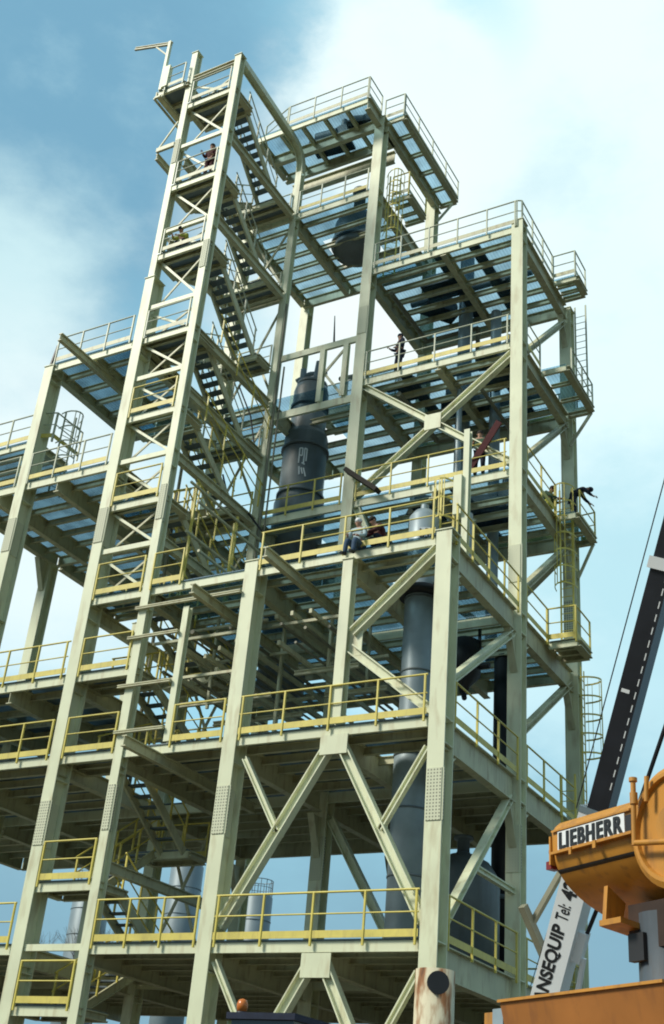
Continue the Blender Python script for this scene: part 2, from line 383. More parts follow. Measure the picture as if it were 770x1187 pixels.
# ------------------------------------------------------------------ braces
def brace(p, q, w=.20, h=.22, up=None, mat='cream'):
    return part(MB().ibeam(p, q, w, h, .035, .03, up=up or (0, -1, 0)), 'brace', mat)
def xz(a, b, y): return (a[0], y, a[1]), (b[0], y, b[1])
yb = .20
def fbrace(a, b, **k):                                    # in the front plane: web faces the viewer
    p, q = V((a[0], yb, a[1])), V((b[0], yb, b[1])); d = (q-p).normalized(); up = d.cross(V((0, 1, 0)))
    return brace(p, q, k.get('w', .26), k.get('h', .26), up=up)
def gusset(x0, x1, z0, z1, y): part(MB().box(x0, x1, y, y+.03, z0, z1), 'gusset_plate', 'cream')
fbrace((-3.02, 4.75), (-5.72, .35)); fbrace((-2.70, 4.75), (-.22, .35)); gusset(-3.24, -2.46, 4.45, 4.96, .05)
fbrace((-5.55, 4.6), (-4.34, 2.62), w=.17, h=.15); fbrace((-.3, 4.45), (-1.46, 2.52), w=.17, h=.15); gusset(-4.46, -4.24, 2.5, 2.85, .32); gusset(-1.56, -1.34, 2.4, 2.75, .32)
fbrace((-3.05, -.5), (-5.7, -4.9)); fbrace((-2.7, -.5), (-.25, -4.9)); gusset(-3.24, -2.46, -.84, -.30, .05)
fbrace((-5.72, -.45), (-4.36, -2.55), w=.17, h=.15); fbrace((-.3, -.7), (-1.42, -2.62), w=.17, h=.15)
fbrace((-2.62, 7.75), (-.22, 9.85)); fbrace((-2.62, 7.3), (-.22, 5.35)); gusset(-2.70, -2.32, 7.1, 7.95, .18)
def dbrace(a, b, **k):                                    # plane of columns M and D
    p, q = V((a[0], Y1+.22, a[1])), V((b[0], Y1+.22, b[1])); d = (q-p).normalized()
    return brace(p, q, .24, .24, up=d.cross(V((0, 1, 0))))
dbrace((-5.8, 15.1), (-5.2, 13.7)); dbrace((-5.75, 4.4), (-3.2, .3)); dbrace((-5.78, 19.85), (-.22, 15.45)); dbrace((-5.78, 15.4), (-.22, 19.75)); gusset(-3.3, -2.7, 17.35, 17.95, Y1+.08)
def sbrace(a, b, x=0, w=.22, h=.20, mat='cream'):                  # in the right hand side plane
    p, q = V((x, a[0], a[1])), V((x, b[0], b[1])); d = (q-p).normalized()
    return brace(p, q, w, h, up=d.cross(V((1, 0, 0))), mat=mat)
sbrace((.6, .3), (4.75, 4.5)); sbrace((2.55, 2.12), (5.05, 2.12), w=.14, h=.16); sbrace((.6, 6.25), (4.8, 9.35))
for a, b in (((5.7, 6.7), (9.95, 9.75)), ((5.6, 11.1), (9.95, 14.75)), ((5.6, 15.7), (9.95, 19.75)), ((5.7, 20.0), (9.95, 24.45)), ((5.6, -4.6), (7.6, -.6)), ((9.95, -4.6), (7.6, -.6))):
    sbrace(a, b, mat='beam')
def haunch(y, z, s=1, x=0):                                   # triangular haunch under the side girders, on the near side of a column
    m = MB(); t = .05
    pr = [(y, z), (y-.55*s, z), (y, z-1.15)]
    m.add([(x-t, a, b) for a, b in pr]+[(x+t, a, b) for a, b in pr], [(0, 1, 2), (5, 4, 3), (0, 3, 4, 1), (1, 4, 5, 2), (2, 5, 3, 0)])
    m.bar((x, y-.56*s, z), (x, y-.01*s, z-1.17), .22, .03, up=(0, 1, 0))
    part(m, 'haunch', 'beam')
for y in (Y1, Y2):
    for z in (4.4, 9.4): haunch(y, z)
for z in (14.5, 19.5, 24.5): haunch(Y2, z)
for x, z in ((-6, 4.4), (-12, 4.4)): haunch(Y2, z, x=x)
haunch(4.42, 14.65, x=-18.5); haunch(Y1, 4.4, x=-6)
# small corner knees by the corner column
for z in (-.78, 4.4, 9.4): part(MB().bar((0, .52, z-.35), (0, 1.05, z+.02), .14, .06), 'brace', 'cream')
for z in (4.4, 9.4): part(MB().bar((0, 5.5, z-.35), (0, 6.05, z+.02), .14, .06), 'brace', 'cream')
# back wall bracing between the rear columns
def bbrace(a, b, y=Y2): 
    p, q = V((a[0], y+.2, a[1])), V((b[0], y+.2, b[1])); d = (q-p).normalized()
    return brace(p, q, .24, .24, up=d.cross(V((0, 1, 0))), mat='beam')
bbrace((-5.8, 4.5), (-3.2, .3)); bbrace((-5.8, 14.6), (-3.0, 12.2)); bbrace((-.3, 14.6), (-3.0, 12.2))

# ------------------------------------------------------------------ stair tower
XA, XB = -12.0, -9.7
hz = [-1.5, 0, 1.62, 5.2, 7.7, 10.2, 11.85, 13.5, 15.15, 16.9, 18.5, 20.2, 21.6, 24.0, 25.15, 27.4, 29.5, 31.8]
rail_z = {-1.5: 'rail', 1.62: 'rail', 5.2: 'rail', 7.7: 'rail', 10.2: 'rail', 13.5: 'rail', 16.9: 'rail', 20.2: 'paler', 24.0: 'paler', 27.4: 'paler', 31.8: 'paler'}
for z in hz:
    if z not in rail_z: part(MB().channel((XA+.2, .12, z-.1), (XB-.14, .12, z-.1), .10, .17, flip=-1), 'edge_beam', 'cream')
for z, rm in rail_z.items():
    rl = [[(XA+.28, F, z), (XB-.18, F, z)]]
    floor(XA+.05, XB-.05, 0, 1.45, z, 2, (.24, .2), (.2, .2), (), rails=rl, rmat=rm, toemat='toe' if z < 19 else 'beam', mat='plate' if z > 20 else 'grate', jh=.12)
zz = [10.2, 11.85, 13.5, 15.15, 16.9, 18.5, 20.2, 21.6, 24.0, 25.15, 27.4, 29.5, 31.8, 33.2]
for a, b in zip(zz, zz[1:]):                               # X bracing of the front of the stair tower
    part(MB().bar((XA+.16, .30, b-.26), (XB-.14, .30, a-.02), .04, .085, up=(0, 0, 1)), 'brace', 'cream')
    part(MB().bar((XA+.16, .37, a-.02), (XB-.14, .37, b-.26), .04, .07, up=(0, 0, 1)), 'brace', 'beam')
part(MB().ibeam((XA+.15, .12, 33.22), (XB-.15, .12, 33.22), .16, .22), 'girder', 'beam')
for z, h in ((29.5, .36), (25.35, .36), (20.2, .34), (17.7, .32), (15.2, .32), (12.1, .32), (2.2, .28)):   # beams A2 to N, and beside the left column
    part(MB().ibeam((XB, .33, z-.05-h/2), (XB, 5.0 if z > 12.2 or z < 3 else 3.6, z-.05-h/2), .20, h, up=(0, 0, 1)), 'girder', 'beam')
for z, h in ((29.5, .4), (25.3, .4), (20.0, .4), (15.0, .4), (10.1, .4)):
    part(MB().ibeam((XA, .62, z-.1-h/2), (XA, 5.0, z-.1-h/2), .22, h), 'girder', 'beam')

def flight(xa, xb, y0, z0, y1, z1, steps, rmat='rail'):
    """open tread stair flight from (y0,z0) top to (y1,z1) bottom, in the Y direction"""
    s = MB(); p0, p1 = V((xa, y0, z0)), V((xa, y1, z1)); o = V((xb-xa, 0, 0))
    s.channel(p0+V((0, 0, -.10)), p1+V((0, 0, -.10)), .07, .26); 
    st = part(s, 'stair_flight', 'beam')
    part(MB().channel(p0+o+V((0, 0, -.10)), p1+o+V((0, 0, -.10)), .07, .26, flip=-1), 'stringer', 'beam', st)
    for i in range(1, steps):
        c = p0 + (p1-p0)*(i/steps)
        part(MB().box(xa+.04, xb-.04, c.y-.13, c.y+.13, c.z-.025, c.z+.015), 'tread', 'tread', st)
    for xx in (xa-.02, xb+.02):
        h = MB(); a, b = V((xx, y0, z0)), V((xx, y1, z1))
        h.tube(a+V((0, 0, 1.0)), b+V((0, 0, 1.0)), .027); h.tube(a+V((0, 0, .52)), b+V((0, 0, .52)), .02)
        for i in range(4): c = a+(b-a)*(i/3*.94+.03); h.bar(c, c+V((0, 0, 1.0)), .05, .05, up=(1, 0, 0))
        part(h, 'handrail', rmat, st)
# front landing heights and the back landings between them (lower, upper)
fl = [-1.5, 1.62, 5.2, 7.7, 10.2, 13.5, 16.9, 20.2, 24.0, 27.4, 31.8]
bk = {31.8: 29.5, 27.4: 25.3, 24.0: 21.7, 20.2: 18.0, 16.9: 15.2, 13.5: 11.8, 10.2: 8.95, 7.7: 6.5, 5.2: 3.4, 1.62: 0}
for i in range(len(fl)-1, 0, -1):
    zt, zl = fl[i], fl[i-1]; zb = bk[zt]; rm = 'rail' if zt < 18 else 'paler'
    ytop, ybot = 1.3, 3.95
    flight(-10.72, -9.92, ytop, zt, ybot, zb, max(6, round((zt-zb)/.22)), rm)
    flight(-11.78, -10.98, ybot, zb, ytop+.15, zl, max(6, round((zb-zl)/.22)), rm)
    floor(XA+.22, XB-.12, 3.95, 5.0, zb, 1, (.2, .2), (.16, .16), (), mat='plate', jh=.12,
          rails=[[(XA+.25, 4.98, zb), (XB-.14, 4.98, zb)]], rmat=rm, toemat='toe' if zt < 19 else 'beam')

zz = [0, 5.2, 10.2, 15.2, 20.2, 25.3, 29.5]
for a, b in zip(zz, zz[1:]):                               # cross bracing at the back and on the sides of the stair tower
    part(MB().bar((XA+.2, 5.3, a+.3), (XB-.1, 5.3, b-.4), .05, .09), 'brace', 'beam'); part(MB().bar((XA+.2, 5.37, b-.4), (XB-.1, 5.37, a+.3), .05, .09), 'brace', 'beam')
    part(MB().ibeam((XA+.2, 5.25, b-.12), (XB-.16, 5.25, b-.12), .14, .22), 'girder', 'beam')
for x, y, z0, z1, r in ((-9.35, 4.9, 5.3, 24.5, .05), (-9.15, 4.95, 5.3, 21.5, .035), (-12.35, 3.9, 5.3, 20.0, .06)):
    part(MB().tube((x, y, z0), (x, y, z1), r, 8), 'process_pipe', 'pipe')
for y0, z0, y1, z1 in ((1.3, 14.6, 5.0, 12.9), (1.0, 17.9, 5.0, 16.4), (1.2, 21.3, 5.0, 19.2), (1.0, 11.4, 4.6, 9.6)):
    part(MB().tube((-9.45, y0, z0), (-9.45, y1, z1), .03, 6), 'handrail', 'rail')
    part(MB().tube((-9.45, y0, z0-.45), (-9.45, y1, z1-.45), .022, 6), 'handrail', 'rail')
    for k in (.05, .35, .65, .95): part(MB().bar((-9.45, y0+(y1-y0)*k, z0+(z1-z0)*k-1.0), (-9.45, y0+(y1-y0)*k, z0+(z1-z0)*k), .05, .04, up=(0, 1, 0)), 'post', 'rail')
# extra post and open horizontals beside the stair tower
part(MB().ibeam((-8.1, .1, 5.24), (-8.1, .1, 9.3), .20, .20, up=(0, 1, 0)), 'post', 'cream')
for z, x0, x1 in ((9.45, -9.9, -6.2), (8.5, -10.0, -8.2), (7.0, -10.05, -8.2), (5.62, -9.9, -8.2)):
    part(MB().ibeam((x0, -.08, z), (x1, -.08, z), .09, .09), 'rail_beam', 'beam')
# monorail hoist beams that stick out through the front
for x, z, y0, y1 in ((-4.55, 9.70, -1.5, 9.8), (-7.25, 9.3, -.95, 5.0), (-8.3, 4.78, -1.5, 5.0), (-13.95, 19.60, -1.7, 5.0)):
    part(MB().ibeam((x, y0, z), (x, y1, z), .16, .30, .03, .02), 'hoist_beam', 'beam')
# hanging frame over the big vessel
part(MB().channel((-9.55, Y1+.13, 19.45), (-6.2, Y1+.13, 19.45), .10, .30, flip=-1), 'edge_beam', 'cream')
part(MB().channel((-9.55, Y1+.13, 22.1), (-6.2, Y1+.13, 22.1), .10, .26, flip=-1), 'edge_beam', 'cream')
for x in (-7.6, -6.62): part(MB().ibeam((x, Y1+.1, 19.62), (x, Y1+.1, 21.95), .20, .18, up=(0, 1, 0)), 'post', 'cream')
part(MB().bar((-7.5, Y1+.12, 20.9), (-6.7, Y1+.12, 21.8), .05, .10), 'brace', 'beam'); part(MB().bar((-7.5, Y1+.15, 20.9), (-6.7, Y1+.15, 19.75), .05, .10), 'brace', 'beam')
floor(-9.7, -6.1, 8.4, 9.9, 21.9, 1, (.26, .26), (.2, .2), (), rails=[[(-9.5, 8.38, 21.9), (-6.2, 8.38, 21.9)]], rmat='paler')
# free standing davit post on the third floor
part(MB().ibeam((-.42, 2.3, 10.24), (-.42, 2.3, 14.9), .18, .2, up=(0, 1, 0)), 'post', 'cream')
part(MB().box(-.75, -.5, 2.1, 2.45, 12.0, 13.3), 'bracket', 'cream')
# corner stub by the left platform
part(MB().bar((-16, .05, 20.13), (-15.85, .05, 21.0), .07, .07), 'brace', 'black')

# ------------------------------------------------------------------ ladders with cages
def ladder(x, y, z0, z1, cage_z0, out=(0, 1), mat='rail', w=.42):
    ox, oy = out; sx, sy = -oy, ox
    m = MB()
    for k in (-1, 1): m.bar((x+sx*w/2*k, y+sy*w/2*k, z0), (x+sx*w/2*k, y+sy*w/2*k, z1), .06, .03, up=(ox, oy, 0))
    n = int((z1-z0)/.3)
    for i in range(1, n): m.tube((x-sx*w/2, y-sy*w/2, z0+i*.3), (x+sx*w/2, y+sy*w/2, z0+i*.3), .014, 6)
    ld = part(m, 'ladder', mat)
    if cage_z0 is None: return
    c = MB(); K = 9; zs = []
    z = cage_z0
    while z < z1 + .01: zs.append(z); z += .62
    def pt(i, z):
        a = math.pi*i/(K-1); return V((x + sx*.36*math.cos(a) + ox*.60*math.sin(a), y + sy*.36*math.cos(a) + oy*.60*math.sin(a), z))
    for z in zs:
        for i in range(K-1): c.bar(pt(i, z), pt(i+1, z), .012, .055)
    for i in (1, 3, 4, 5, 7): c.bar(pt(i, zs[0]), pt(i, zs[-1]), .03, .012, up=(ox, oy, 0))
    part(c, 'safety_cage', mat, ld)
ladder(.30, 8.95, 10.25, 16.4, 12.6, out=(0, -1))
ladder(.42, 9.95, 5.3, 10.2, 7.3, out=(1, .1), mat='rail')
ladder(.55, 10.3, 20.3, 25.3, None, out=(0, 1), mat='paler')
ladder(.35, 8.6, 1.0, 6.3, None, out=(0, -1))
ladder(-5.55, 5.95, 25.35, 30.6, 27.4, out=(.6, -.8))
ladder(-1.15, 2.6, 10.25, 13.6, 12.0, out=(0, -1))
ladder(-15.6, 1.2, 15.25, 18.6, 16.6, out=(1, -.3), mat='paler')

# ------------------------------------------------------------------ top hoist davit, left outrigger platforms
floor(-13.45, -12.1, -.15, 1.6, 33.05, 1, (.2, .2), (.2, .2), (), rails=[[(-13.1, F-.12, 33.05), (-12.2, F-.12, 33.05)], [(-13.42, 1.5, 33.05), (-12.2, 1.55, 33.05)]], rmat='paler', toemat='beam', mat='plate')
fm = MB()
for x in (-13.5, -13.14): fm.bar((x, -.2, 32.55), (x, 1.5, 32.55), .07, .09)
for y in (-.2, 1.5): fm.bar((-13.46, y, 32.55), (-13.18, y, 32.55), .07, .09)
for x in (-13.5, -13.14): fm.bar((x, -.1, 32.55), (x, -.1, 33.0), .05, .05)
part(fm, 'outrigger_frame', 'beam')
dv = part(MB().bar((-13.35, -.1, 33.05), (-13.35, -.1, 35.95), .13, .13, up=(0, 1, 0)), 'davit', 'cream')
part(MB().ibeam((-13.25, -.1, 35.8), (-15.3, -.1, 36.5), .09, .15), 'davit_arm', 'beam', dv)
part(MB().bar((-13.35, -.1, 35.1), (-14.1, -.1, 36.0), .05, .06), 'strut', 'beam', dv)
part(MB().box(-13.25, -13.0, -.2, .0, 33.1, 34.3), 'winch_post', 'cream', dv)
part(MB().channel((-13.0, .05, 29.65), (-12.15, .05, 29.65), .1, .2, flip=-1).bar((-12.95, .05, 29.7), (-12.2, .05, 30.9), .05, .06), 'outrigger_frame', 'beam')
part(MB().ibeam((-13.0, .1, 29.4), (-13.0, 2.4, 29.4), .14, .3), 'girder', 'beam')
part(MB().ibeam((-12.2, 2.4, 29.4), (-13.1, 2.4, 29.4), .14, .3), 'girder', 'beam')

# ------------------------------------------------------------------ pipe runs and trays (part of the tower's plant)
PR = MB
rn = random.Random(3)
runs = [(-9.4, 9.0, .07), (-9.1, 8.6, .09), (-8.75, 8.9, .05), (-8.5, 8.3, .07), (-8.2, 8.75, .09), (-7.9, 8.1, .05), (-7.6, 8.7, .08), (-7.3, 8.2, .06), (-7.0, 8.8, .07), (-6.7, 8.35, .09), (-9.2, 7.7, .06), (-8.7, 7.5, .08), (-8.0, 7.3, .06), (-7.4, 7.6, .07), (-6.8, 7.4, .06),
        (-5.5, 8.95, .08), (-5.2, 8.6, .06), (-4.9, 8.9, .09), (-4.55, 8.5, .06), (-4.2, 8.8, .08), (-3.8, 8.45, .06), (-5.3, 8.1, .07), (-4.7, 8.0, .05)]
for i, (x, z, r) in enumerate(runs):
    p = MB(); y0 = .45 + rn.random()*.5; y1 = 9.3 - rn.random()*2
    if i % 2: p.bar((x, y0, z), (x, y1, z), .09, .13); part(p, 'support_rail', 'beam')
    else: p.tube((x, y0, z), (x, y1, z), r*.8, 10); part(p, 'process_pipe', 'pipe')
for x0, x1, y, z in ((-9.6, -6.3, .62, 8.55), (-9.6, -6.3, .62, 7.35), (-9.6, -6.3, 2.9, 8.8), (-9.6, -6.3, 4.6, 8.0), (-5.7, -3.1, 1.0, 8.75), (-5.7, -3.1, 3.2, 8.4), (-9.5, -6.3, 1.6, 9.3)):
    part(MB().bar((x0, y, z), (x1, y, z), .06, .08), 'cross_rail', 'beam')
for x, y, z0, z1 in ((-8.5, 2.2, 7.0, 9.9), (-7.2, 4.0, 7.0, 9.9), (-4.6, 2.4, 7.9, 9.9), (-4.3, 4.2, 7.9, 9.9), (-6.6, 3.0, 5.3, 9.9)):
    part(MB().bar((x, y, z0), (x, y, z1), .08, .08), 'pipe_hanger', 'beam')
for y, z, xa, xb in ((2.2, 7.2, -9.5, -6.3), (4.0, 7.25, -9.5, -6.3), (2.4, 7.85, -5.7, -3.6), (4.2, 7.85, -5.7, -3.6)):
    part(MB().ibeam((xa, y, z), (xb, y, z), .10, .14), 'pipe_support', 'beam')
# a cable tray and small bore pipes beside the stairs
for x, z in ((-9.3, 14.2), (-8.9, 13.4), (-9.2, 12.4), (-8.6, 11.6)): part(MB().tube((x, .8, z), (x, 9.0, z), .05, 8), 'process_pipe', 'beam')
for x, y, z0, z1 in ((-9.35, 1.2, 10.3, 14.4), (-9.35, 3.6, 10.3, 14.4), (-8.7, 2.6, 10.3, 13.5)): part(MB().bar((x, y, z0), (x, y, z1), .07, .07), 'pipe_hanger', 'rail')
part(MB().path([(-11.0, 4.6, 17.0), (-10.55, 4.6, 15.75), (-10.2, 4.6, 15.32), (-9.72, 4.6, 15.22), (-9.0, 4.6, 14.3)], .035, 8), 'process_pipe', 'black')
part(MB().path([(-10.9, 4.7, 20.9), (-10.2, 4.7, 19.4), (-9.9, 4.7, 18.2)], .03, 8), 'process_pipe', 'black')
part(MB().tube((-7.5, 5.5, 23.8), (-7.28, 5.3, 22.15), .02, 6, .05), 'whip_aerial', 'black')
for (x, y, z0, z1, r) in ((-2.2, 8.6, 10.3, 24.6, .2), (-3.6, 8.9, 15.3, 28.0, .28), (-1.2, 4.2, 10.4, 13.2, .16), (-2.7, 6.6, 15.4, 19.8, .1)):
    part(MB().tube((x, y, z0), (x, y, z1), r, 14), 'process_pipe', 'bluegrey')
for pts, r in (([(-5.4, 6.0, 24.6), (-5.4, 9.2, 24.6), (-3.2, 9.2, 24.6), (-3.2, 9.2, 23.0)], .09), ([(-4.6, 5.6, 19.5), (-4.6, 8.9, 19.5), (-1.0, 8.9, 19.4)], .10), ([(-1.7, 5.8, 19.3), (-1.7, 9.3, 19.3)], .07), ([(-3.9, 5.6, 14.6), (-3.9, 9.2, 14.6)], .1), ([(-8.2, 7.5, 22.4), (-8.2, 9.0, 23.6), (-6.5, 9.0, 23.6)], .1)):
    part(MB().path(pts, r, 10), 'process_pipe', 'pipe')

# ------------------------------------------------------------------ vessels (things standing in the tower)
vx, vy = -9.28, 7.2
b = (vx, vy, 9.0)
ves = thing('process_vessel', 'tall charcoal process vessel with flanged rings and chalk marks, standing through the fourth floor', 'vessel', b)
MB().lathe(vx, vy, [(.6, 9.0), (.82, 9.5), (.82, 15.2), (.95, 15.25), (.95, 16.7), (.83, 16.8), (.83, 19.6), (.78, 19.8)], 40).build('shell', 'dark', ves, b)
for z, r in ((15.9, .98), (17.0, .90), (19.0, .91)): MB().lathe(vx, vy, [(r, z), (r, z+.10)], 40).build('flange', 'dark', ves, b)
up = MB().lathe(vx, vy, [(.80, 19.6), (.68, 19.85), (.68, 21.75), (.62, 22.0), (.5, 22.1)], 40).build('upper_shell', 'dark', ves, b)
MB().lathe(vx, vy, [(.74, 20.95), (.74, 21.1)], 40).build('flange', 'dark', up, b)
MB().lathe(vx, vy, [(.60, 22.05), (.60, 22.2)], 20).build('flange', 'dark', up, b)
MB().tube((vx-.35, vy-.2, 22.2), (vx-.35, vy-.2, 22.9), .12).build('nozzle', 'silo', ves, b)
MB().tube((vx+.25, vy-.2, 22.2), (vx+.4, vy-.3, 23.0), .12).build('nozzle', 'silo', ves, b)
MB().path([(vx-.7, vy-.1, 22.5), (vx-.1, vy-.1, 22.7), (vx+.6, vy, 22.6)], .09).build('valve_pipe', 'silo', ves, b)
mk = MB()
def on_shell(a, z, r=.84): return V((vx + r*math.cos(a), vy + r*math.sin(a), z))
a0 = math.radians(-62)
for da0, z0, da1, z1 in ((-.16, 18.75, -.16, 18.1), (-.16, 18.75, -.03, 18.75), (-.03, 18.75, -.03, 18.42), (-.16, 18.45, -.03, 18.42), (.06, 18.75, .06, 18.1), (-.02, 18.12, .12, 18.05), (.06, 18.75, .16, 18.72), (.16, 18.72, .16, 18.2), (-.12, 17.95, -.08, 17.6), (-.02, 17.9, .06, 17.65), (.08, 17.9, .2, 17.55)):
    mk.bar(on_shell(a0+da0, z0), on_shell(a0+da1, z1), .05, .02, up=(math.cos(a0), math.sin(a0), 0))
mk.build('chalk_mark', 'white', ves, b)

b = (-1.85, 2.55, .0)
pv = thing('process_pipe_column', 'shiny blue grey vertical vessel running up behind the front right column', 'vessel', b)
MB().lathe(-1.85, 2.55, [(.50, .02), (.50, 5.0), (.44, 5.3), (.44, 10.1), (.44, 12.3), (.30, 12.5), (.16, 12.55)], 36).build('shell', 'bluegrey', pv, b)
for z in (1.9, 3.6, 5.05, 7.4, 9.6): MB().lathe(-1.85, 2.55, [(.52 if z < 5.2 else .46, z), (.52 if z < 5.2 else .46, z+.05)], 36).build('flange', 'dark', pv, b)
MB().lathe(-1.85, 2.55, [(.60, 9.7), (.60, 9.95)], 36).build('collar', 'black', pv, b)
MB().tube((-1.85, 2.55, 12.5), (-1.85, 2.55, 12.75), .12, 12).build('nozzle', 'bluegrey', pv, b)
q = MB()
c0 = math.radians(-62)
def onp(a, z): return V((-1.85+.452*math.cos(a), 2.55+.452*math.sin(a), z))
pl = MB().bar(onp(c0, 11.38), onp(c0, 11.78), .34, .012, up=(math.cos(c0), math.sin(c0), 0)); pl.build('name_plate', 'white', pv, b)
for da0, z0, da1, z1 in ((-.25, 11.72, -.25, 11.45), (-.25, 11.45, -.04, 11.45), (-.04, 11.45, -.04, 11.58), (-.25, 11.58, -.04, 11.58), (.06, 11.72, .25, 11.72), (.25, 11.72, .25, 11.45), (.06, 11.45, .25, 11.45), (.08, 11.58, .25, 11.58)):
    q.bar(onp(c0+da0, z0)*1.0+V((math.cos(c0), math.sin(c0), 0))*.03, onp(c0+da1, z1)+V((math.cos(c0), math.sin(c0), 0))*.03, .045, .012, up=(math.cos(c0), math.sin(c0), 0))
q.build('lettering', 'letters', pv, b)

b = (-1.4, 7.9, 0)
o = thing('dark_standpipe', 'black vertical pipe rising behind the second column of the right side', 'pipe', b)
MB().lathe(-1.4, 7.9, [(.36, 0.0), (.36, 10.0)], 24).build('shell', 'black', o, b)
for z in (2.5, 6.0): MB().lathe(-1.4, 7.9, [(.46, z), (.46, z+.12)], 24).build('flange', 'dark', o, b)

b = (-1.25, 5.3, 0)
b = (-2.1, 6.6, 0.02)
o = thing('domed_tank', 'squat black domed tank standing on the first floor beside the right guardrail', 'tank', b)
MB().lathe(-2.1, 6.6, [(1.05, .02), (1.05, 2.6), (.98, 2.95), (.75, 3.3), (.4, 3.5), (.2, 3.55)], 36).build('shell', 'dark', o, b)
MB().lathe(-2.1, 6.6, [(.18, 3.5), (.18, 3.95), (.28, 3.96), (.28, 4.05)], 16).build('nozzle', 'dark', o, b)
MB().lathe(-2.1, 6.6, [(.2, 3.4), (.2, 3.6)], 12).tube((-2.8, 6.2, 2.9), (-2.8, 6.2, 3.5), .16).build('manhole', 'dark', o, b)

b = (-1.7, 5.4, 8.0)
o = thing('hung_cone_tank', 'black tank with cone bottom hung under the third floor at right', 'tank', b)
MB().lathe(-1.7, 5.4, [(.12, 7.9), (.16, 8.1), (.48, 8.45), (.50, 9.5), (.3, 9.62)], 28).build('shell', 'black', o, b)
MB().tube((-1.7, 5.4, 7.9), (-1.5, 5.0, 7.6), .08).build('nozzle', 'black', o, b)
MB().tube((-1.2, 5.4, 8.7), (-.9, 5.4, 8.7), .1).build('nozzle', 'black', o, b)
for s in (-1, 1): MB().bar((-1.7+s*.47, 5.4, 9.3), (-1.7+s*.47, 5.4, 9.9), .08, .08).build('hanger', 'black', o, b)

b = (-8.35, 7.95, 29.2)
o = thing('domed_process_vessel', 'dark domed vessel poking up through the seventh floor near the top', 'vessel', b)
MB().lathe(-8.35, 7.95, [(.6, 29.2), (.93, 29.25), (.95, 29.3), (.95, 30.6), (.8, 31.0), (.45, 31.4), (.25, 31.5)], 36).build('shell', 'dark', o, b)
MB().lathe(-8.35, 7.95, [(.25, 31.4), (.25, 32.6), (.34, 32.61), (.34, 32.75)], 16).build('nozzle', 'dark', o, b)
MB().lathe(-8.35, 7.95, [(1.05, 29.52), (1.05, 29.65)], 36).build('flange', 'dark', o, b)

# pumps and valve skids on the gratings (seen from below as dark shapes)
def skid(x, y, z, s, lab, mat='dark', rz=0):
    b = (x, y, z); t = thing('pump_skid', lab, 'pump', b, 'pump skids on the upper floors')
    MB().box(x-.55*s, x+.55*s, y-.3*s, y+.3*s, z+.002, z+.08*s).build('base_frame', 'black', t, b)
    MB().tube((x-.45*s, y, z+.34*s), (x+.15*s, y, z+.34*s), .22*s, 14).tube((x+.15*s, y, z+.34*s), (x+.3*s, y, z+.34*s), .08*s).build('motor', mat, t, b)
    MB().tube((x+.3*s, y-.14*s, z+.34*s), (x+.3*s, y+.14*s, z+.34*s), .24*s, 14).tube((x+.3*s, y, z+.5*s), (x+.3*s, y, z+.85*s), .09*s).build('pump_casing', 'dark', t, b)
    for k in (-.3, .3): MB().box(x+k*s-.06, x+k*s+.06, y-.2*s, y+.2*s, z+.08*s, z+.2*s).build('foot', 'black', t, b)
    t.rotation_euler.z = rz
skid(-3.9, 7.3, 25.3, 1.35, 'largest dark pump skid on the sixth floor grating, seen through the deck')
skid(-1.6, 8.4, 25.3, 1.1, 'smaller dark pump skid on the sixth floor near the right balcony', rz=1.2)
skid(-3.2, 8.2, 20.2, 1.6, 'dark pump skid on the fifth floor grating behind the crossed braces', rz=.4)
skid(-4.7, 6.5, 20.2, 1.0, 'small pump skid on the fifth floor close behind the middle column', rz=1.5)
skid(-1.3, 7.2, 20.2, 1.2, 'pump skid on the fifth floor beside the balcony', rz=-.3)
skid(-2.0, 8.0, 15.2, 1.7, 'dark pump skid on the fourth floor beside the bent worker', rz=.1)
skid(-7.0, 5.2, 33.4, 1.0, 'small dark pump skid on the roof floor', rz=.3)

skid(-4.6, 8.6, 25.3, 1.3, 'dark pump skid on the sixth floor near the rear edge, left of the others', rz=.9)
skid(-1.1, 6.1, 20.2, 1.3, 'dark pump skid on the fifth floor right behind the tall right column', rz=.2)
skid(-3.9, 7.0, 15.2, 1.3, 'dark pump skid on the fourth floor beneath the crossing of the braces', rz=.7)
skid(-8.6, 5.7, 33.4, 1.6, 'large dark pump skid on the roof floor beside the bent hoist beam', rz=.1)
for x, y0, y1, z in ((-3.3, 5.5, 9.6, 25.36), (-1.2, 5.5, 9.6, 20.26), (-4.4, 5.5, 9.6, 20.26), (-2.4, 5.5, 9.6, 15.26), (-1.9, 5.5, 9.6, 25.36)):
    part(MB().box(x-.2, x+.2, y0, y1, z, z+.08), 'cable_tray', 'black')
for x0, x1, y, z in ((-5.5, -.5, 7.9, 25.5), (-5.5, -1.5, 6.4, 20.45), (-5.0, -.4, 8.8, 20.5), (-5.2, -.6, 7.4, 15.5)):
    part(MB().tube((x0, y, z), (x1, y, z), .14, 10), 'process_pipe', 'dark')
# plank leaning out of the fourth floor rail and timber held by the worker
m = MB().bar((-.63, 0, .53), (.63, 0, -.53), .34, .15); o = m.build('scaffold_plank', 'wood'); tag(o, 'dark plank leaning over the fourth floor rail in front of the middle column', 'plank', (-5.32, 4.76, 15.62))

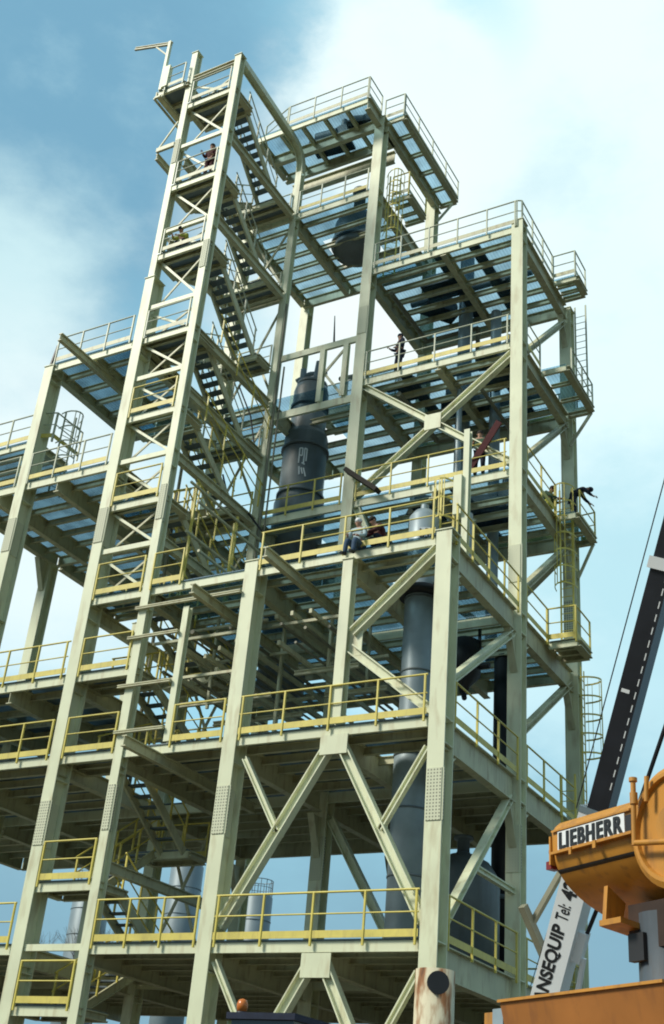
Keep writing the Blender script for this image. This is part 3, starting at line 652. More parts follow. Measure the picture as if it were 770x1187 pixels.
# ------------------------------------------------------------------ rusty casing in front of the corner column
b = (.55, -.75, GZ)
o = thing('rusty_casing_pipe', 'rust streaked upright casing pipe with a side hole shown in black, in front of the corner column', 'pipe', b)
MB().lathe(.55, -.75, [(.42, GZ), (.42, -.83), (.37, -.83), (.37, -1.4)], 40).build('shell', 'rust', o, b)
for z in (-2.0, -3.6): MB().lathe(.55, -.75, [(.435, z), (.435, z+.05)], 40).build('weld_band', 'rust', o, b)
dirh = V((.55, -.83, 0)); c = V((.55, -.75, -1.12))
MB().tube(c + dirh*.2, c + dirh*.455, .23, 20).build('side_hole_shade', 'black', o, b)  # solid plug, black to stand for the shade inside the hole

# ------------------------------------------------------------------ background silos
def silo(x, y, r, zt, lab, group='pale silos behind the tower'):
    b = (x, y, GZ); t = thing('silo', lab, 'silo', b, group)
    MB().lathe(x, y, [(r, GZ), (r, zt), (r*.9, zt+.12), (.2, zt+r*.28)], 40).build('shell', 'silo', t, b)
    for z in (zt-1.6, zt-3.4, zt-5.2): MB().lathe(x, y, [(r+.03, z), (r+.03, z+.06)], 40).build('hoop', 'silo', t, b)
    rr = MB(); n = 14
    for i in range(n):
        a0, a1 = 2*math.pi*i/n, 2*math.pi*(i+1)/n
        p, q = V((x+r*.93*math.cos(a0), y+r*.93*math.sin(a0), zt+.1)), V((x+r*.93*math.cos(a1), y+r*.93*math.sin(a1), zt+.1))
        rr.tube(p, p+V((0, 0, 1)), .03, 6); rr.tube(p+V((0, 0, 1)), q+V((0, 0, 1)), .03, 6); rr.tube(p+V((0, 0, .5)), q+V((0, 0, .5)), .02, 6)
    rr.build('guardrail', 'plate', t, b)
silo(-40.0, 45.0, 1.15, 13.9, 'pale grey silo seen under the dark stairs, just left of the front left main column')
silo(-33.8, 45.0, .98, 11.6, 'pale silo seen behind the front guardrail right of the front left main column')
silo(-48.2, 45.0, 1.35, 12.6, 'silo standing furthest left, seen through the stair tower')
# ------------------------------------------------------------------ bare tree far left
def tree(x, y, h, lab):
    b = (x, y, GZ); t = thing('bare_tree', lab, 'tree', b)
    MB().tube((x, y, GZ), (x+.1, y, GZ+h*.45), .22, 10, .13).build('trunk', 'bark', t, b)
    cr = MB(); rnd = random.Random(5)
    def br(p, d, L, r, k):
        q = p + d*L; cr.tube(p, q, r, 5, r*.6)
        if k == 0: return
        for _ in range(3):
            nd = (d + V((rnd.uniform(-.8, .8), rnd.uniform(-.8, .8), rnd.uniform(-.1, .6)))).normalized(); br(q, nd, L*.68, r*.55, k-1)
    for _ in range(4): br(V((x+.1, y, GZ+h*.45)), V((rnd.uniform(-.6, .6), rnd.uniform(-.6, .6), 1)).normalized(), h*.2, .07, 4)
    cr.build('crown', 'bark', t, b)
tree(-31.5, 26, 13, 'leafless tree seen small through the left bay of the tower')

# ------------------------------------------------------------------ pipe bridge behind the cranes
b = (6, 17, GZ)
o = thing('pipe_bridge', 'low cream steel pipe bridge with railing behind the cranes', 'pipe bridge', b)
for x in (2.2, 4.2, 8.0, 12.0, 16.0): MB().ibeam((x, 17, GZ), (x, 17, 0.6), .38, .4, up=(0, 1, 0)).build('column', 'cream', o, b)
MB().ibeam((2, 17, -.9), (18, 17, -.9), .3, .45).build('girder', 'beam', o, b)
MB().ibeam((2, 17, -3.0), (18, 17, -3.0), .3, .5).build('girder', 'cream', o, b)
for x0, x1 in ((4.4, 7.8), (8.2, 11.8), (12.2, 15.8)): MB().bar((x0, 17, -.9), (x1, 17, -3.0), .16, .18).build('brace', 'cream', o, b)
m = MB()
for z in (.1, -.4): m.tube((2, 16.8, z), (18, 16.8, z), .04)
for i in range(13): m.bar((2+i*1.33, 16.8, -.9), (2+i*1.33, 16.8, .1), .06, .06)
m.build('guardrail', 'rail', o, b)

# ------------------------------------------------------------------ cranes
O = V((7.854, -12.395, -1.56)); A = V((.85035, -.52621, 0)); N = V((-.52621, -.85035, 0)); U = V((0, 0, 1))
def L(s, n, z): return O + A*s + N*n + U*z
cb = (O.x+A.x*.8, O.y+A.y*.8-N.y*.9, GZ)
K = thing('mobile_crane', 'orange mobile crane with rounded housing and black lettered nameplate, cut by the right edge', 'crane', cb)
def cpart(mb, name, mat, par=None, **k): return mb.build(name, mat, par or K, cb, **k)
def cbox(s0, s1, n0, n1, z0, z1, mb=None):
    mb = mb or MB(); vs = [L(s, n, z) for z in (z0, z1) for (s, n) in ((s0, n0), (s1, n0), (s1, n1), (s0, n1))]
    return mb.add(vs, [(3, 2, 1, 0), (4, 5, 6, 7), (0, 1, 5, 4), (1, 2, 6, 5), (2, 3, 7, 6), (3, 0, 4, 7)])
def cext(prof, s0, s1, mb=None, smooth=False):
    mb = mb or MB(); n = len(prof)
    vs = [L(s0, a, z) for a, z in prof] + [L(s1, a, z) for a, z in prof]
    mb.add(vs, [(i, (i+1) % n, (i+1) % n+n, i+n) for i in range(n)], smooth)
    mb.add(vs[:n], [tuple(range(n))]); mb.add(vs[n:], [tuple(range(n-1, -1, -1))])
    return mb
belly = [(-.02 - 1.5*(1-math.cos(t)), .10 - .66*math.sin(t)) for t in [k*math.pi/2/24 for k in range(25)]]
prof = [(-1.7, .46), (-.34, .525), (-.22, .52), (-.12, .48), (-.05, .42), (.0, .34), (-.01, .105), (-1.7, .105)]
hs = cpart(cext(prof, -.88, 2.4), 'housing', 'orange')
bm_ = MB(); n_ = len(belly)
vs_ = [L(-.86, a, z) for a, z in belly] + [L(2.4, a, z) for a, z in belly]
bm_.add(vs_, [(k, k+1, k+1+n_, k+n_) for k in range(n_-1)], True)
bm_.add([L(-.86, a, z) for a, z in belly] + [L(-.86, -1.52, .10)], [tuple(range(n_+1))])
bm_.add([L(2.4, a, z) for a, z in belly] + [L(2.4, -1.52, .10)], [tuple(range(n_+1))])
cpart(bm_, 'belly', 'orange', hs)
cpart(cext([(.005, .345), (.03, .335), (.03, .355), (.0, .37)], -.86, .45), 'ledge', 'orange', hs)
cpart(cext([(-.02, .085), (.06, .075), (.06, .105), (-.02, .112)], -.84, .50), 'ledge', 'orange', hs)
sa, sb_ = belly[4], belly[5]
cpart(cext([(sa[0], sa[1]), (sb_[0], sb_[1]), (sa[0]*.6+sb_[0]*.4+.012, sa[1]*.6+sb_[1]*.4-.004), (sa[0]+.012, sa[1]-.002)], -.862, .55), 'seam', 'black', hs)
cpart(cbox(-.50, -.46, .055, .075, .02, .10), 'bracket', 'orange', hs); cpart(cbox(-.10, -.05, .055, .075, .02, .10), 'bracket', 'orange', hs)
cpart(cbox(.37, .50, -.02, .012, .12, .30), 'recess_shade', 'black', hs)  # raised black panel, its colour stands for the shade inside a recess
npl = cpart(cbox(-.755, .36, .0, .02, .108, .325), 'nameplate', 'white', hs)
# drum on the right with its flat side to the viewer
dm = MB(); n = 40; cen = (1.18, .02); R = .62
for (r0, d0_), (r1, d1_) in (((R, -1.2), (R, .10)), ((R, .10), (R-.06, .14)), ((R-.06, .14), (R-.10, .14)), ((R-.10, .14), (R-.11, .09)), ((R-.11, .09), (.22, .09)), ((.22, .09), (.2, .16)), ((.2, .16), (.001, .16))):
    vs = [L(cen[0]+r0*math.cos(2*math.pi*i/n), d0_, cen[1]+r0*math.sin(2*math.pi*i/n)) for i in range(n)] + [L(cen[0]+r1*math.cos(2*math.pi*i/n), d1_, cen[1]+r1*math.sin(2*math.pi*i/n)) for i in range(n)]
    dm.add(vs, [(i, (i+1) % n, (i+1) % n+n, i+n) for i in range(n)], False)
dr = cpart(dm, 'drum', 'orange')
p = MB(); p.tube(L(.72, .22, -.12), L(.74, .22, .54), .028, 12); p.tube(L(.74, .22, .30), L(.74, .22, .42), .042, 12); p.tube(L(.74, .22, .54), L(.74, .22, .58), .045, 10); p.tube(L(.74, .22, -.1), L(1.3, .22, -.18), .03, 10)
p.tube(L(.9, .2, .3), L(.92, .2, .56), .024, 12)
cpart(p, 'hydraulic_pipe', 'orange', dr)
cpart(MB().tube(L(.48, .0, .22), L(.48, .02, .22), .015), 'bolt', 'black', dr)
# lamps on the left end of the housing
lm = MB().tube(L(-.89, -.1, .14), L(-.97, -.08, .13), .075, 14); cpart(lm, 'lamp', 'redlamp')
cpart(cbox(-.99, -.90, -.12, .0, -.06, .03), 'lamp', 'redlamp')
cpart(cbox(-.91, -.885, -.16, .02, -.02, .30), 'lamp_bracket', 'orange')
cpart(cbox(-.12, 2.3, -1.9, -.42, -.97, -.50), 'underframe', 'underframe')
# bracket and slewing post below
cpart(cext([(-.50, -.45), (-.25, -.30), (-.20, -.74), (-.42, -.76)], -.30, -.24).add([], []), 'bracket', 'orange')
cpart(cext([(-.15, -.68), (-.15, -.74), (-.55, -.78), (-.55, -.72)], -.28, .06), 'bracket', 'orange')
pm = MB(); pc = L(.18, -.75, 0); pm.lathe(pc.x, pc.y, [(.36, -4.6), (.36, O.z-.6)], 28); cpart(pm, 'slewing_post', 'postgrey')
cpart(cbox(-.05, .18, -.42, -.34, -1.1, -.82), 'hose_box', 'black')
# orange counterweight slab in front, dark block on its left end
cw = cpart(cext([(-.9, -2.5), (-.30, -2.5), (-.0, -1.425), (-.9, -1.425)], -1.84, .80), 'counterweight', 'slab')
cpart(cbox(-1.86, .82, -.9, .03, -1.422, -1.392), 'lip', 'orange', cw)
cpart(cbox(-2.05, -1.85, -.8, -.05, -2.4, -1.47), 'end_block', 'bluegrey', cw); cpart(cbox(-2.22, -2.06, -.8, -.06, -2.4, -1.50), 'end_block', 'orange', cw)
# deck, chassis and wheels out of sight below
cpart(cbox(-2.6, 4.2, -2.4, .1, -3.1, -2.52), 'superstructure_deck', 'orange'); cpart(cbox(-3.4, 5.4, -2.3, .0, -4.3, -3.4), 'chassis', 'orange')
tt = MB(); q = L(1.0, -1.15, 0); tt.lathe(q.x, q.y, [(.8, O.z-3.42), (.8, O.z-3.08)], 28); cpart(tt, 'turntable', 'black')
for s in (-2.6, -1.3, 2.6, 4.2):
    for nn in (-2.2, -.1): 
        w_ = cpart(MB().tube(L(s, nn-.2, -4.5), L(s, nn+.2, -4.5), .535, 24), 'tyre', 'rubber'); cpart(MB().tube(L(s, nn-.22, -4.5), L(s, nn+.22, -4.5), .28, 16), 'rim', 'orange', w_)

def text_mesh(txt, size, depth, bold=0., spacing=1.0, sx=1.0):
    cu = bpy.data.curves.new('lettering', 'FONT'); cu.body = txt; cu.size = size; cu.extrude = depth; cu.offset = bold; cu.space_character = spacing
    o = bpy.data.objects.new('tmp', cu); COL.objects.link(o); bpy.context.view_layer.update()
    me = bpy.data.meshes.new_from_object(o.evaluated_get(bpy.context.evaluated_depsgraph_get()))
    COL.objects.unlink(o); bpy.data.objects.remove(o)
    xs = [v.co.x for v in me.vertices]; ys = [v.co.y for v in me.vertices]
    return me, min(xs), max(xs), min(ys), max(ys)
def place_text(txt, parent, base, org, ex, ey, ez, width, height, mat='letters', bold=.012, depth=.004, name='lettering', sp=1.0):
    """fill a width x height panel whose lower left corner is org with the text"""
    me, x0, x1, y0, y1 = text_mesh(txt, 1, .001, bold, sp)
    for v in me.vertices:
        c = v.co; v.co = (V(org) + ex*((c.x-x0)/(x1-x0)*width) + ey*((c.y-y0)/(y1-y0)*height) + ez*(depth + (depth if c.z > 0 else -depth))) - V(base)
    me.materials.clear(); me.materials.append(M[mat]); o = bpy.data.objects.new(name, me); COL.objects.link(o); o.parent = parent
    return o
for dx, dz in ((0, 0), (.010, .003), (.019, 0)):
    place_text('LIEBHERR', npl, cb, L(-.725+dx, .021+dz, .125), A, U, N, 1.04, .184, bold=.018, sp=1.18)

# white crane with the telescopic boom
B0 = V((4.585, -4.875, -1.725)); BD = V((1.25, -1.04, 2.75)).normalized()
def bp(t): return B0 + BD*t
toc = V((.46, -.80, -.12)); NB = (toc - BD*toc.dot(BD)).normalized()          # front of the boom
NB = (Matrix.Rotation(math.radians(-27), 3, BD) @ NB); SB = BD.cross(NB).normalized()   # SB: across the boom
wb = (3.4, -4.6, GZ)
KW = thing('telescopic_crane', 'white lettered crane boom with black inner section, rising behind the orange housing', 'crane', wb)
def wpart(mb, name, mat, par=None): return mb.build(name, mat, par or KW, wb)
def boombox(t0, t1, w, d, off=0.): 
    m = MB(); vs = []
    for t in (t0, t1):
        for a, b in ((-w/2, -d/2), (w/2, -d/2), (w/2, d/2), (-w/2, d/2)): vs.append(bp(t) + SB*(a+off) + NB*b)
    return m.add(vs, [(3, 2, 1, 0), (4, 5, 6, 7), (0, 1, 5, 4), (1, 2, 6, 5), (2, 3, 7, 6), (3, 0, 4, 7)])
bw = wpart(boombox(-4.4, 3.0, .46, .50), 'boom_base_section', 'white')
wpart(boombox(2.9, 3.0, .48, .52), 'collar', 'silo', bw)
bk_ = wpart(boombox(3.0, 19, .35, .42, .05*(1 if SB.dot(V((.874, .478, .08))) > 0 else -1)), 'boom_inner_section', 'boomblack')
wpart(boombox(7.1, 7.3, .45, .52, .05*(1 if SB.dot(V((.874, .478, .08))) > 0 else -1)), 'collar', 'white', bk_)
for k in range(46):
    t = 3.4 + k*.22; e = 1 if SB.dot(V((.874, .478, .08))) > 0 else -1
    m = MB(); vs = []
    for tt_ in (t, t+.12):
        for a, b in ((.165, .211), (.183, .211), (.183, .214), (.165, .214)): vs.append(bp(tt_) + SB*a*e + NB*b)
    m.add(vs, [(3, 2, 1, 0), (4, 5, 6, 7), (0, 1, 5, 4), (1, 2, 6, 5), (2, 3, 7, 6), (3, 0, 4, 7)])
    wpart(m, 'white_mark', 'white', bk_)
wpart(boombox(18.7, 19.5, .6, .7), 'boom_head', 'boomblack', bk_)
m = boombox(5.0, 5.06, .14, .006, 0); 
for v in m.v: v += NB*.214
wpart(m, 'white_mark', 'white', bk_)
e = 1 if SB.dot(V((.874, .478, .08))) > 0 else -1
SR = SB*e                                                        # towards the right of the picture
wpart(MB().tube(bp(2.9) - SR*.33 + NB*.1, bp(19) - SR*.27 + NB*.1, .012, 6), 'hoist_rope', 'black')
wpart(MB().tube(bp(1.0) + SR*.35, bp(3.2) + SR*.62, .035, 8).tube(bp(3.2) + SR*.62, bp(9) + SR*1.02, .035, 8).tube(bp(9) + SR*1.02, bp(19) + SR*.3, .035, 8), 'pendant_rod', 'boomblack')
wpart(MB().tube(bp(-3.5) + SR*.75, bp(.6) + SR*.40, .05, 12), 'luffing_rod', 'white'); wpart(boombox(.5, 1.0, .16, .2, .30*e), 'rod_bracket', 'white')
wpart(MB().box(2.0, 4.6, -6.4, -3.2, -5.5, -4.2), 'cab_deck', 'white'); wpart(MB().box(1.6, 5.6, -7.4, -2.4, -6.0, -5.52), 'chassis', 'white')
for x in (2.0, 5.2):
    for y in (-6.9, -5.6, -3.0):
        w_ = wpart(MB().tube((x-.18, y, -6.1), (x+.18, y, -6.1), .49, 22), 'tyre', 'rubber'); wpart(MB().tube((x-.2, y, -6.1), (x+.2, y, -6.1), .26, 14), 'rim', 'white', w_)
wpart(MB().bar((4.86, -5.18, 0), (4.24, -5.0, -.85), .09, .09), 'strut', 'pipe'); wpart(MB().bar((4.2, -5.23, -.54), (4.43, -4.6, -1.4), .13, .13), 'strut', 'pipe')  # dark olive on these struts stands for the shade they are in
for k in (.18, .26, .34): wpart(MB().tube(bp(-.2) - SR*k, bp(2.4) - SR*(k-.1), .008, 6), 'hoist_rope', 'black')
def boomtext(txt, t0, t1, a0, h, bold):
    place_text(txt, bw, wb, bp(t0) + NB*.252 - SR*(a0-h) , BD, -SR, NB, t1-t0, h, bold=bold, depth=.002)
boomtext('ANSEQUIP', -.30, 1.02, .17, .27, .035)
boomtext('Tel:', 1.10, 1.37, .16, .22, .01)
boomtext('42', 1.46, 1.76, .17, .27, .035)

# ------------------------------------------------------------------ site vehicle with beacon at the bottom edge
b = (.1, -7.0, GZ)
o = thing('site_loader', 'dark cab roof of a site vehicle carrying an amber beacon, at the bottom edge', 'vehicle', b)
MB().box(.0, 1.3, -7.6, -6.2, -2.72, -2.62).build('cab_roof', 'navy', o, b)
MB().box(.06, 1.24, -7.52, -6.28, -4.5, -2.722).build('cab', 'glass', o, b)
MB().box(-.2, 3.2, -8.0, -6.1, -5.6, -4.5).build('body', 'orange', o, b)
for x in (.3, 2.7):
    for y in (-8.1, -6.0): MB().tube((x, y-.15, -6.0), (x, y+.15, -6.0), .59, 22).build('wheel', 'rubber', o, b)
bc = MB().lathe(.03, -7.2, [(.09, -2.62), (.09, -2.56)], 16).build('beacon_base', 'black', o, b)
MB().lathe(.03, -7.2, [(.085, -2.56), (.095, -2.45), (.07, -2.38), (.02, -2.36)], 18).build('beacon', 'amber', o, b)

# ------------------------------------------------------------------ workers
def skin_mesh(vs, es, rs, root):
    me = bpy.data.meshes.new('tmp'); me.from_pydata([tuple(v) for v in vs], es, []); o = bpy.data.objects.new('tmp', me); COL.objects.link(o)
    o.modifiers.new('s', 'SKIN'); 
    if not me.skin_vertices:
        bpy.context.view_layer.update()
    for i, r in enumerate(rs):
        d = me.skin_vertices[0].data[i]; d.radius = (r, r) if not isinstance(r, tuple) else r; d.use_root = (i == root)
    sub = o.modifiers.new('d', 'SUBSURF'); sub.levels = 2; sub.render_levels = 2
    bpy.context.view_layer.update()
    out = bpy.data.meshes.new_from_object(o.evaluated_get(bpy.context.evaluated_depsgraph_get()))
    bpy.data.objects.remove(o); 
    out.polygons.foreach_set('use_smooth', [True]*len(out.polygons))
    return out
def person(label, loc, rz, pose, top, legs, hat, scale=1.0):
    """pose: joint name -> local point, facing +Y"""
    J = {k: V(v) for k, v in pose.items()}
    t = thing('person', label, 'person', loc); t.rotation_euler.z = rz; t.scale = (scale,)*3
    names = ['pelvis', 'waist', 'chest', 'neck', 'head', 'crown', 'shl', 'ell', 'wrl', 'hal', 'shr', 'elr', 'wrr', 'har', 'hil', 'knl', 'anl', 'tol', 'hir', 'knr', 'anr', 'tor']
    rad = dict(pelvis=.13, waist=.12, chest=(.15, .13), neck=.058, head=.088, crown=.075, shl=.075, ell=.048, wrl=.032, hal=.038, shr=.075, elr=.048, wrr=.032, har=.038, hil=.095, knl=.062, anl=.045, tol=.04, hir=.095, knr=.062, anr=.045, tor=.04)
    ed = [('pelvis', 'waist'), ('waist', 'chest'), ('chest', 'neck'), ('neck', 'head'), ('head', 'crown'), ('chest', 'shl'), ('shl', 'ell'), ('ell', 'wrl'), ('wrl', 'hal'), ('chest', 'shr'), ('shr', 'elr'), ('elr', 'wrr'), ('wrr', 'har'), ('pelvis', 'hil'), ('hil', 'knl'), ('knl', 'anl'), ('anl', 'tol'), ('pelvis', 'hir'), ('hir', 'knr'), ('knr', 'anr'), ('anr', 'tor')]
    def grow(keep, grow_by, nm, mat, root='pelvis'):
        ns = [n for n in names if n in keep]; ix = {n: i for i, n in enumerate(ns)}
        es = [(ix[a], ix[b]) for a, b in ed if a in ix and b in ix]
        rs = [tuple(c+grow_by for c in rad[n]) if isinstance(rad[n], tuple) else rad[n]+grow_by for n in ns]
        me = skin_mesh([J[n] for n in ns], es, rs, ix[root])
        me.name = nm; me.materials.clear(); me.materials.append(M[mat])
        return me
    body = grow(names, 0, 'body', 'skin')
    # fingers, nose and ears belong to the body mesh
    fx = MB()
    for s in 'lr':
        h = J['ha'+s]; d = (h - J['wr'+s]).normalized(); sd = d.cross(V((0, 0, 1)))
        sd = sd.normalized() if sd.length > .1 else V((1, 0, 0))
        for k in range(4):
            p = h + d*.02 + sd*(k-1.5)*.019; q_ = p + d*(.055-.006*abs(k-1.3)); fx.tube(p, q_, .009, 6, .008); fx.tube(q_, q_ + (d*.6+V((0, 0, -.5))).normalized()*.03, .008, 6, .006)
        p = h + sd*.03; fx.tube(p, p + (d*.6+sd).normalized()*.05, .010, 6, .008)
    hd = (J['head'] + J['crown'])/2; fd = (J['crown'] - J['neck']).cross(V((1, 0, 0))).normalized()
    if fd.y < 0 and abs(fd.y) > .2: fd = -fd
    fx.ball(hd + fd*.098 - (J['crown']-J['head']).normalized()*.03, .018); 
    for s in (-1, 1): fx.ball(hd + V((s*.088, 0, 0)) - (J['crown']-J['head'])*.2, .022)
    bm = bmesh.new(); bm.from_mesh(body); o2 = bpy.data.meshes.new('x'); o2.from_pydata([tuple(v) for v in fx.v], [], fx.f); bm.from_mesh(o2); bm.to_mesh(body); bm.free()
    bo = bpy.data.objects.new('body', body); COL.objects.link(bo); bo.parent = t
    for keep, nm, mat, root in ((['chest', 'waist', 'pelvis', 'shl', 'ell', 'shr', 'elr', 'wrl', 'wrr'], 'jacket', top, 'pelvis'), (['pelvis', 'hil', 'knl', 'anl', 'hir', 'knr', 'anr'], 'trousers', legs, 'pelvis')):
        ob = bpy.data.objects.new(nm, grow(keep, .014 if nm == 'jacket' else .018, nm, mat, root)); COL.objects.link(ob); ob.parent = t
    for s in 'lr':
        m = MB(); a, b2 = J['an'+s], J['to'+s]; m.tube(a + (a-b2)*.25, b2 + (b2-a)*.15, .055, 10, .045); m.build('boot', 'black', t)
    m = MB(); m.ball(hd + (J['crown']-J['head']).normalized()*.035 - fd*.012, .104, 14, 8, (1, 1.05, .9)); m.build('helmet' if hat != 'hair' else 'hair', hat, t)
    e = MB()
    for s in (-1, 1): e.ball(hd + fd*.085 + V((s*.035, 0, 0)) - (J['crown']-J['head'])*.05, .011, 8, 5)
    e.build('eyes', 'letters', t)
    return t
STAND = dict(pelvis=(0, 0, .95), waist=(0, .01, 1.10), chest=(0, 0, 1.34), neck=(0, .01, 1.50), head=(0, .03, 1.60), crown=(0, .03, 1.70), shl=(-.19, 0, 1.42), ell=(-.25, .02, 1.14), wrl=(-.22, .2, .98), hal=(-.2, .28, .95), shr=(.19, 0, 1.42), elr=(.25, .05, 1.15), wrr=(.2, .28, 1.1), har=(.18, .36, 1.12), hil=(-.1, 0, .88), knl=(-.11, .03, .48), anl=(-.12, 0, .08), tol=(-.13, .16, .04), hir=(.1, 0, .88), knr=(.12, .06, .49), anr=(.13, .05, .08), tor=(.14, .21, .04))
BEND = dict(STAND, pelvis=(0, -.05, .92), waist=(0, .06, 1.05), chest=(0, .28, 1.20), neck=(0, .44, 1.27), head=(0, .54, 1.28), crown=(0, .63, 1.27), shl=(-.19, .34, 1.22), ell=(-.24, .48, 1.0), wrl=(-.2, .62, .85), hal=(-.19, .69, .80), shr=(.19, .34, 1.22), elr=(.24, .5, 1.02), wrr=(.2, .66, .92), har=(.19, .74, .90))
SIT = dict(STAND, pelvis=(0, 0, .12), waist=(0, .02, .28), chest=(0, .05, .52), neck=(0, .08, .68), head=(0, .11, .78), crown=(0, .12, .88), shl=(-.19, .06, .6), ell=(-.26, .16, .34), wrl=(-.16, .36, .26), hal=(-.12, .43, .25), shr=(.19, .06, .6), elr=(.26, .18, .34), wrr=(.16, .38, .28), har=(.12, .45, .28), hil=(-.1, .04, .10), knl=(-.12, .46, .12), anl=(-.12, .50, -.30), tol=(-.12, .65, -.35), hir=(.1, .04, .10), knr=(.13, .45, .13), anr=(.16, .46, -.29), tor=(.17, .61, -.34))
CROUCH = dict(STAND, pelvis=(0, -.12, .36), waist=(0, -.03, .50), chest=(0, .12, .70), neck=(0, .22, .84), head=(0, .29, .92), crown=(0, .33, 1.01), shl=(-.19, .14, .77), ell=(-.24, .32, .56), wrl=(-.14, .5, .48), hal=(-.1, .57, .46), shr=(.19, .14, .77), elr=(.25, .34, .58), wrr=(.14, .52, .5), har=(.1, .59, .5), hil=(-.1, -.08, .34), knl=(-.17, .30, .48), anl=(-.14, .04, .08), tol=(-.16, .2, .04), hir=(.1, -.08, .34), knr=(.17, .28, .50), anr=(.14, .06, .08), tor=(.16, .22, .04))
pi = math.pi
person('worker in pale blue shirt sitting on the third floor edge, legs hanging out', (-2.62, .14, 10.2), pi, SIT, 'palecloth', 'jeans', 'white')
person('worker in maroon jacket crouching behind the third floor rail next to the seated man', (-2.15, .55, 10.2), pi*.8, CROUCH, 'darkred', 'navy', 'hair')
person('worker with dark cap standing on the fourth floor edge beside the free standing post', (-1.35, 5.35, 15.2), pi*1.1, STAND, 'green', 'navy', 'hair')
person('worker in navy clothes bending over the right hand balcony rail', (.48, 9.1, 15.2), -pi*.35, BEND, 'navy', 'navy', 'navy')
person('worker in green jacket crouching at the girder left of the caged ladder', (-.28, 8.4, 15.2), -pi*.5, CROUCH, 'green', 'hivis', 'hair')
person('worker in black clothes standing on the fifth floor beside the middle column', (-4.55, 5.4, 20.2), pi*.8, STAND, 'navy', 'navy', 'navy')
person('worker in maroon overalls standing high on the stair landing between its two posts', (-10.45, .34, 27.4), pi, STAND, 'darkred', 'darkred', 'hair')
person('worker in yellow vest crouching on the dark stair landing beneath the maroon worker', (-11.1, .45, 24.0), pi, CROUCH, 'hivis', 'navy', 'hair')
m = MB().bar((0, 0, -.9), (0, 0, .9), .24, .05, up=(0, 1, 0)); o = m.build('timber_board', 'darkred'); tag(o, 'dark maroon board held slanted by the worker beside the free standing post', 'board', (-1.05, 5.0, 16.15)); o.rotation_euler = (math.radians(10), math.radians(40), 0)

# ------------------------------------------------------------------ camera
cam = bpy.data.cameras.new('Camera'); co = bpy.data.objects.new('Camera', cam); COL.objects.link(co); C.camera = co
CP, CR, CU, CF = V((11.80733, -25.19189, -4.96249)), V((.87443858, .47847437, .08012146)), V((.17361591, -.46285312, .86926665)), V((-.45300628, .74620993, .48780739))
co.matrix_world = Matrix(((CR.x, CU.x, -CF.x, CP.x), (CR.y, CU.y, -CF.y, CP.y), (CR.z, CU.z, -CF.z, CP.z), (0, 0, 0, 1)))
cam.sensor_fit = 'VERTICAL'; cam.sensor_height = 24; cam.lens = 1393.68/1187*24; cam.clip_start = .1; cam.clip_end = 8000

# ------------------------------------------------------------------ sun and sky
SUN = V((-.56, -.62, .70)).normalized()
sl = bpy.data.lights.new('Sun', 'SUN'); so = bpy.data.objects.new('Sun', sl); COL.objects.link(so)
sl.energy = 3.1; sl.angle = math.radians(14); sl.color = (1, .965, .84); so.rotation_euler = SUN.to_track_quat('Z', 'Y').to_euler()
w = bpy.data.worlds.new('World'); C.world = w; w.use_nodes = True; nt = w.node_tree; nt.nodes.clear(); lk = nt.links.new
def nd(t, **k):
    n = nt.nodes.new(t)
    for a, b_ in k.items(): setattr(n, a, b_)
    return n
out = nd('ShaderNodeOutputWorld'); bg = nd('ShaderNodeBackground'); bg.inputs['Strength'].default_value = .1; lk(bg.outputs[0], out.inputs[0])
sky = nd('ShaderNodeTexSky', sky_type='NISHITA', sun_disc=False); sky.sun_elevation = math.asin(SUN.z); sky.sun_rotation = math.atan2(SUN.x, SUN.y); sky.air_density = 1.2; sky.dust_density = 2.0
tc = nd('ShaderNodeTexCoord')
noise = nd('ShaderNodeTexNoise'); noise.inputs['Scale'].default_value = 3.2; noise.inputs['Detail'].default_value = 10; noise.inputs['Roughness'].default_value = .62
mp = nd('ShaderNodeMapping'); mp.inputs['Scale'].default_value = (1, 1, 1.8); lk(tc.outputs['Generated'], mp.inputs['Vector']); lk(mp.outputs[0], noise.inputs['Vector'])
noise2 = nd('ShaderNodeTexNoise'); noise2.inputs['Scale'].default_value = 9; noise2.inputs['Detail'].default_value = 6; lk(mp.outputs[0], noise2.inputs['Vector'])
def math_(op, a, b_):
    n = nd('ShaderNodeMath', operation=op)
    for i, x in enumerate((a, b_)):
        if x is None: continue
        if isinstance(x, (int, float)): n.inputs[i].default_value = x
        else: lk(x, n.inputs[i])
    return n.outputs[0]
def lobe(d, r0, r1, wob=.25):
    """1 inside r1 degrees of direction d, 0 outside r0, wobbled by the cloud noise"""
    n = nd('ShaderNodeVectorMath', operation='DOT_PRODUCT'); lk(tc.outputs['Generated'], n.inputs[0]); n.inputs[1].default_value = V(d).normalized()
    ang = math_('ARCCOSINE', n.outputs['Value'], None)
    k = math_('MULTIPLY', math_('SUBTRACT', noise.outputs['Fac'], .5), -wob*2)
    k2 = math_('MULTIPLY', math_('SUBTRACT', noise2.outputs['Fac'], .5), -wob*.7)
    a = math_('ADD', math_('ADD', ang, k), k2)
    mr = nd('ShaderNodeMapRange', interpolation_type='SMOOTHSTEP'); lk(a, mr.inputs['Value'])
    mr.inputs['From Min'].default_value = math.radians(r1); mr.inputs['From Max'].default_value = math.radians(r0); mr.inputs['To Min'].default_value = 1; mr.inputs['To Max'].default_value = 0
    return mr.outputs['Result']
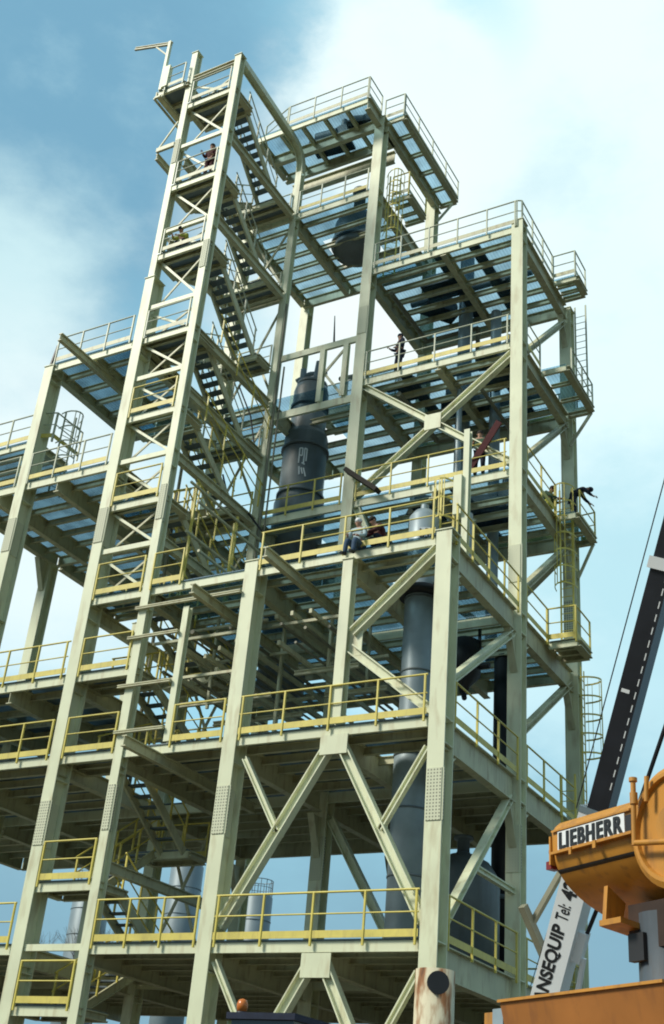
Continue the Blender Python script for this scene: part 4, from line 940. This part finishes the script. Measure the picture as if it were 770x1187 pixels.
def mix(fac, c1, c2, m=1.0):
    n = nd('ShaderNodeMixRGB')
    if isinstance(fac, (int, float)): n.inputs[0].default_value = fac
    else: lk(math_('MULTIPLY', fac, m), n.inputs[0])
    for i, c in ((1, c1), (2, c2)):
        if isinstance(c, tuple): n.inputs[i].default_value = tuple(10*x for x in c) + (1,)
        else: lk(c, n.inputs[i])
    return n.outputs[0]
c = mix(.70, sky.outputs[0], (.30, .46, .52))                                   # overcast veil round the whole sky
c = mix(lobe((-.40, .66, .62), 50, 30, .12), c, (.34, .66, .80), 1.0)           # brighter half of the sky above the tower
c = mix(lobe((-.575, .44, .69), 21, 6, .16), c, (.165, .36, .51), .92)          # blue grey gap, upper left
c = mix(lobe((-.63, .50, .585), 8, 1, .12), c, (.66, .88, .90), .8)             # low white streak at the left
c = mix(lobe((-.655, .62, .455), 12, 3, .08), c, (.80, .92, .93), .9)             # pale band low at the left
c = mix(lobe((-.15, .65, .70), 17.5, 11.5, .13), c, (.80, .95, .96), 1.0)
c = mix(lobe((-.285, .55, .785), 5, 1, .06), c, (.42, .76, .86), .7)           # big white cloud
c = mix(lobe((-.325, .585, .745), 5.5, 3, .07), c, (.84, .97, .97), .9)
c = mix(lobe((-.24, .80, .52), 20, 8, .2), c, (.74, .93, .96), .9)
c = mix(lobe((-.40, .68, .60), 12, 3, .1), c, (.88, .96, .94), .9)
c = mix(lobe((-.22, .87, .42), 12, 1, .25), c, (.42, .71, .80), .8)
n3 = nd('ShaderNodeTexNoise'); n3.inputs['Scale'].default_value = 5.5; n3.inputs['Detail'].default_value = 7; n3.inputs['Roughness'].default_value = .6; lk(mp.outputs[0], n3.inputs['Vector'])
cr = nd('ShaderNodeMapRange', interpolation_type='SMOOTHSTEP'); lk(n3.outputs['Fac'], cr.inputs['Value']); cr.inputs['From Min'].default_value = .5; cr.inputs['From Max'].default_value = .75
c = mix(cr.outputs['Result'], c, (.46, .70, .78), .42)                            # soft grey undersides of the clouds
zs = nd('ShaderNodeSeparateXYZ'); lk(tc.outputs['Generated'], zs.inputs[0])
mr = nd('ShaderNodeMapRange', interpolation_type='SMOOTHSTEP'); lk(math_('ADD', zs.outputs['Z'], math_('MULTIPLY', math_('SUBTRACT', noise.outputs['Fac'], .5), .25)), mr.inputs['Value'])
mr.inputs['From Min'].default_value = .16; mr.inputs['From Max'].default_value = .36; mr.inputs['To Min'].default_value = 1; mr.inputs['To Max'].default_value = 0
c = mix(mr.outputs['Result'], c, (.215, .385, .49), .88)                          # grey blue bank low down
lk(c, bg.inputs['Color'])

C.view_settings.view_transform = 'Standard'; C.view_settings.look = 'None'; C.view_settings.exposure = .16; C.view_settings.gamma = 1
C.render.engine = 'CYCLES'; C.cycles.transparent_max_bounces = 32; C.cycles.max_bounces = 8; C.cycles.filter_width = 1.9
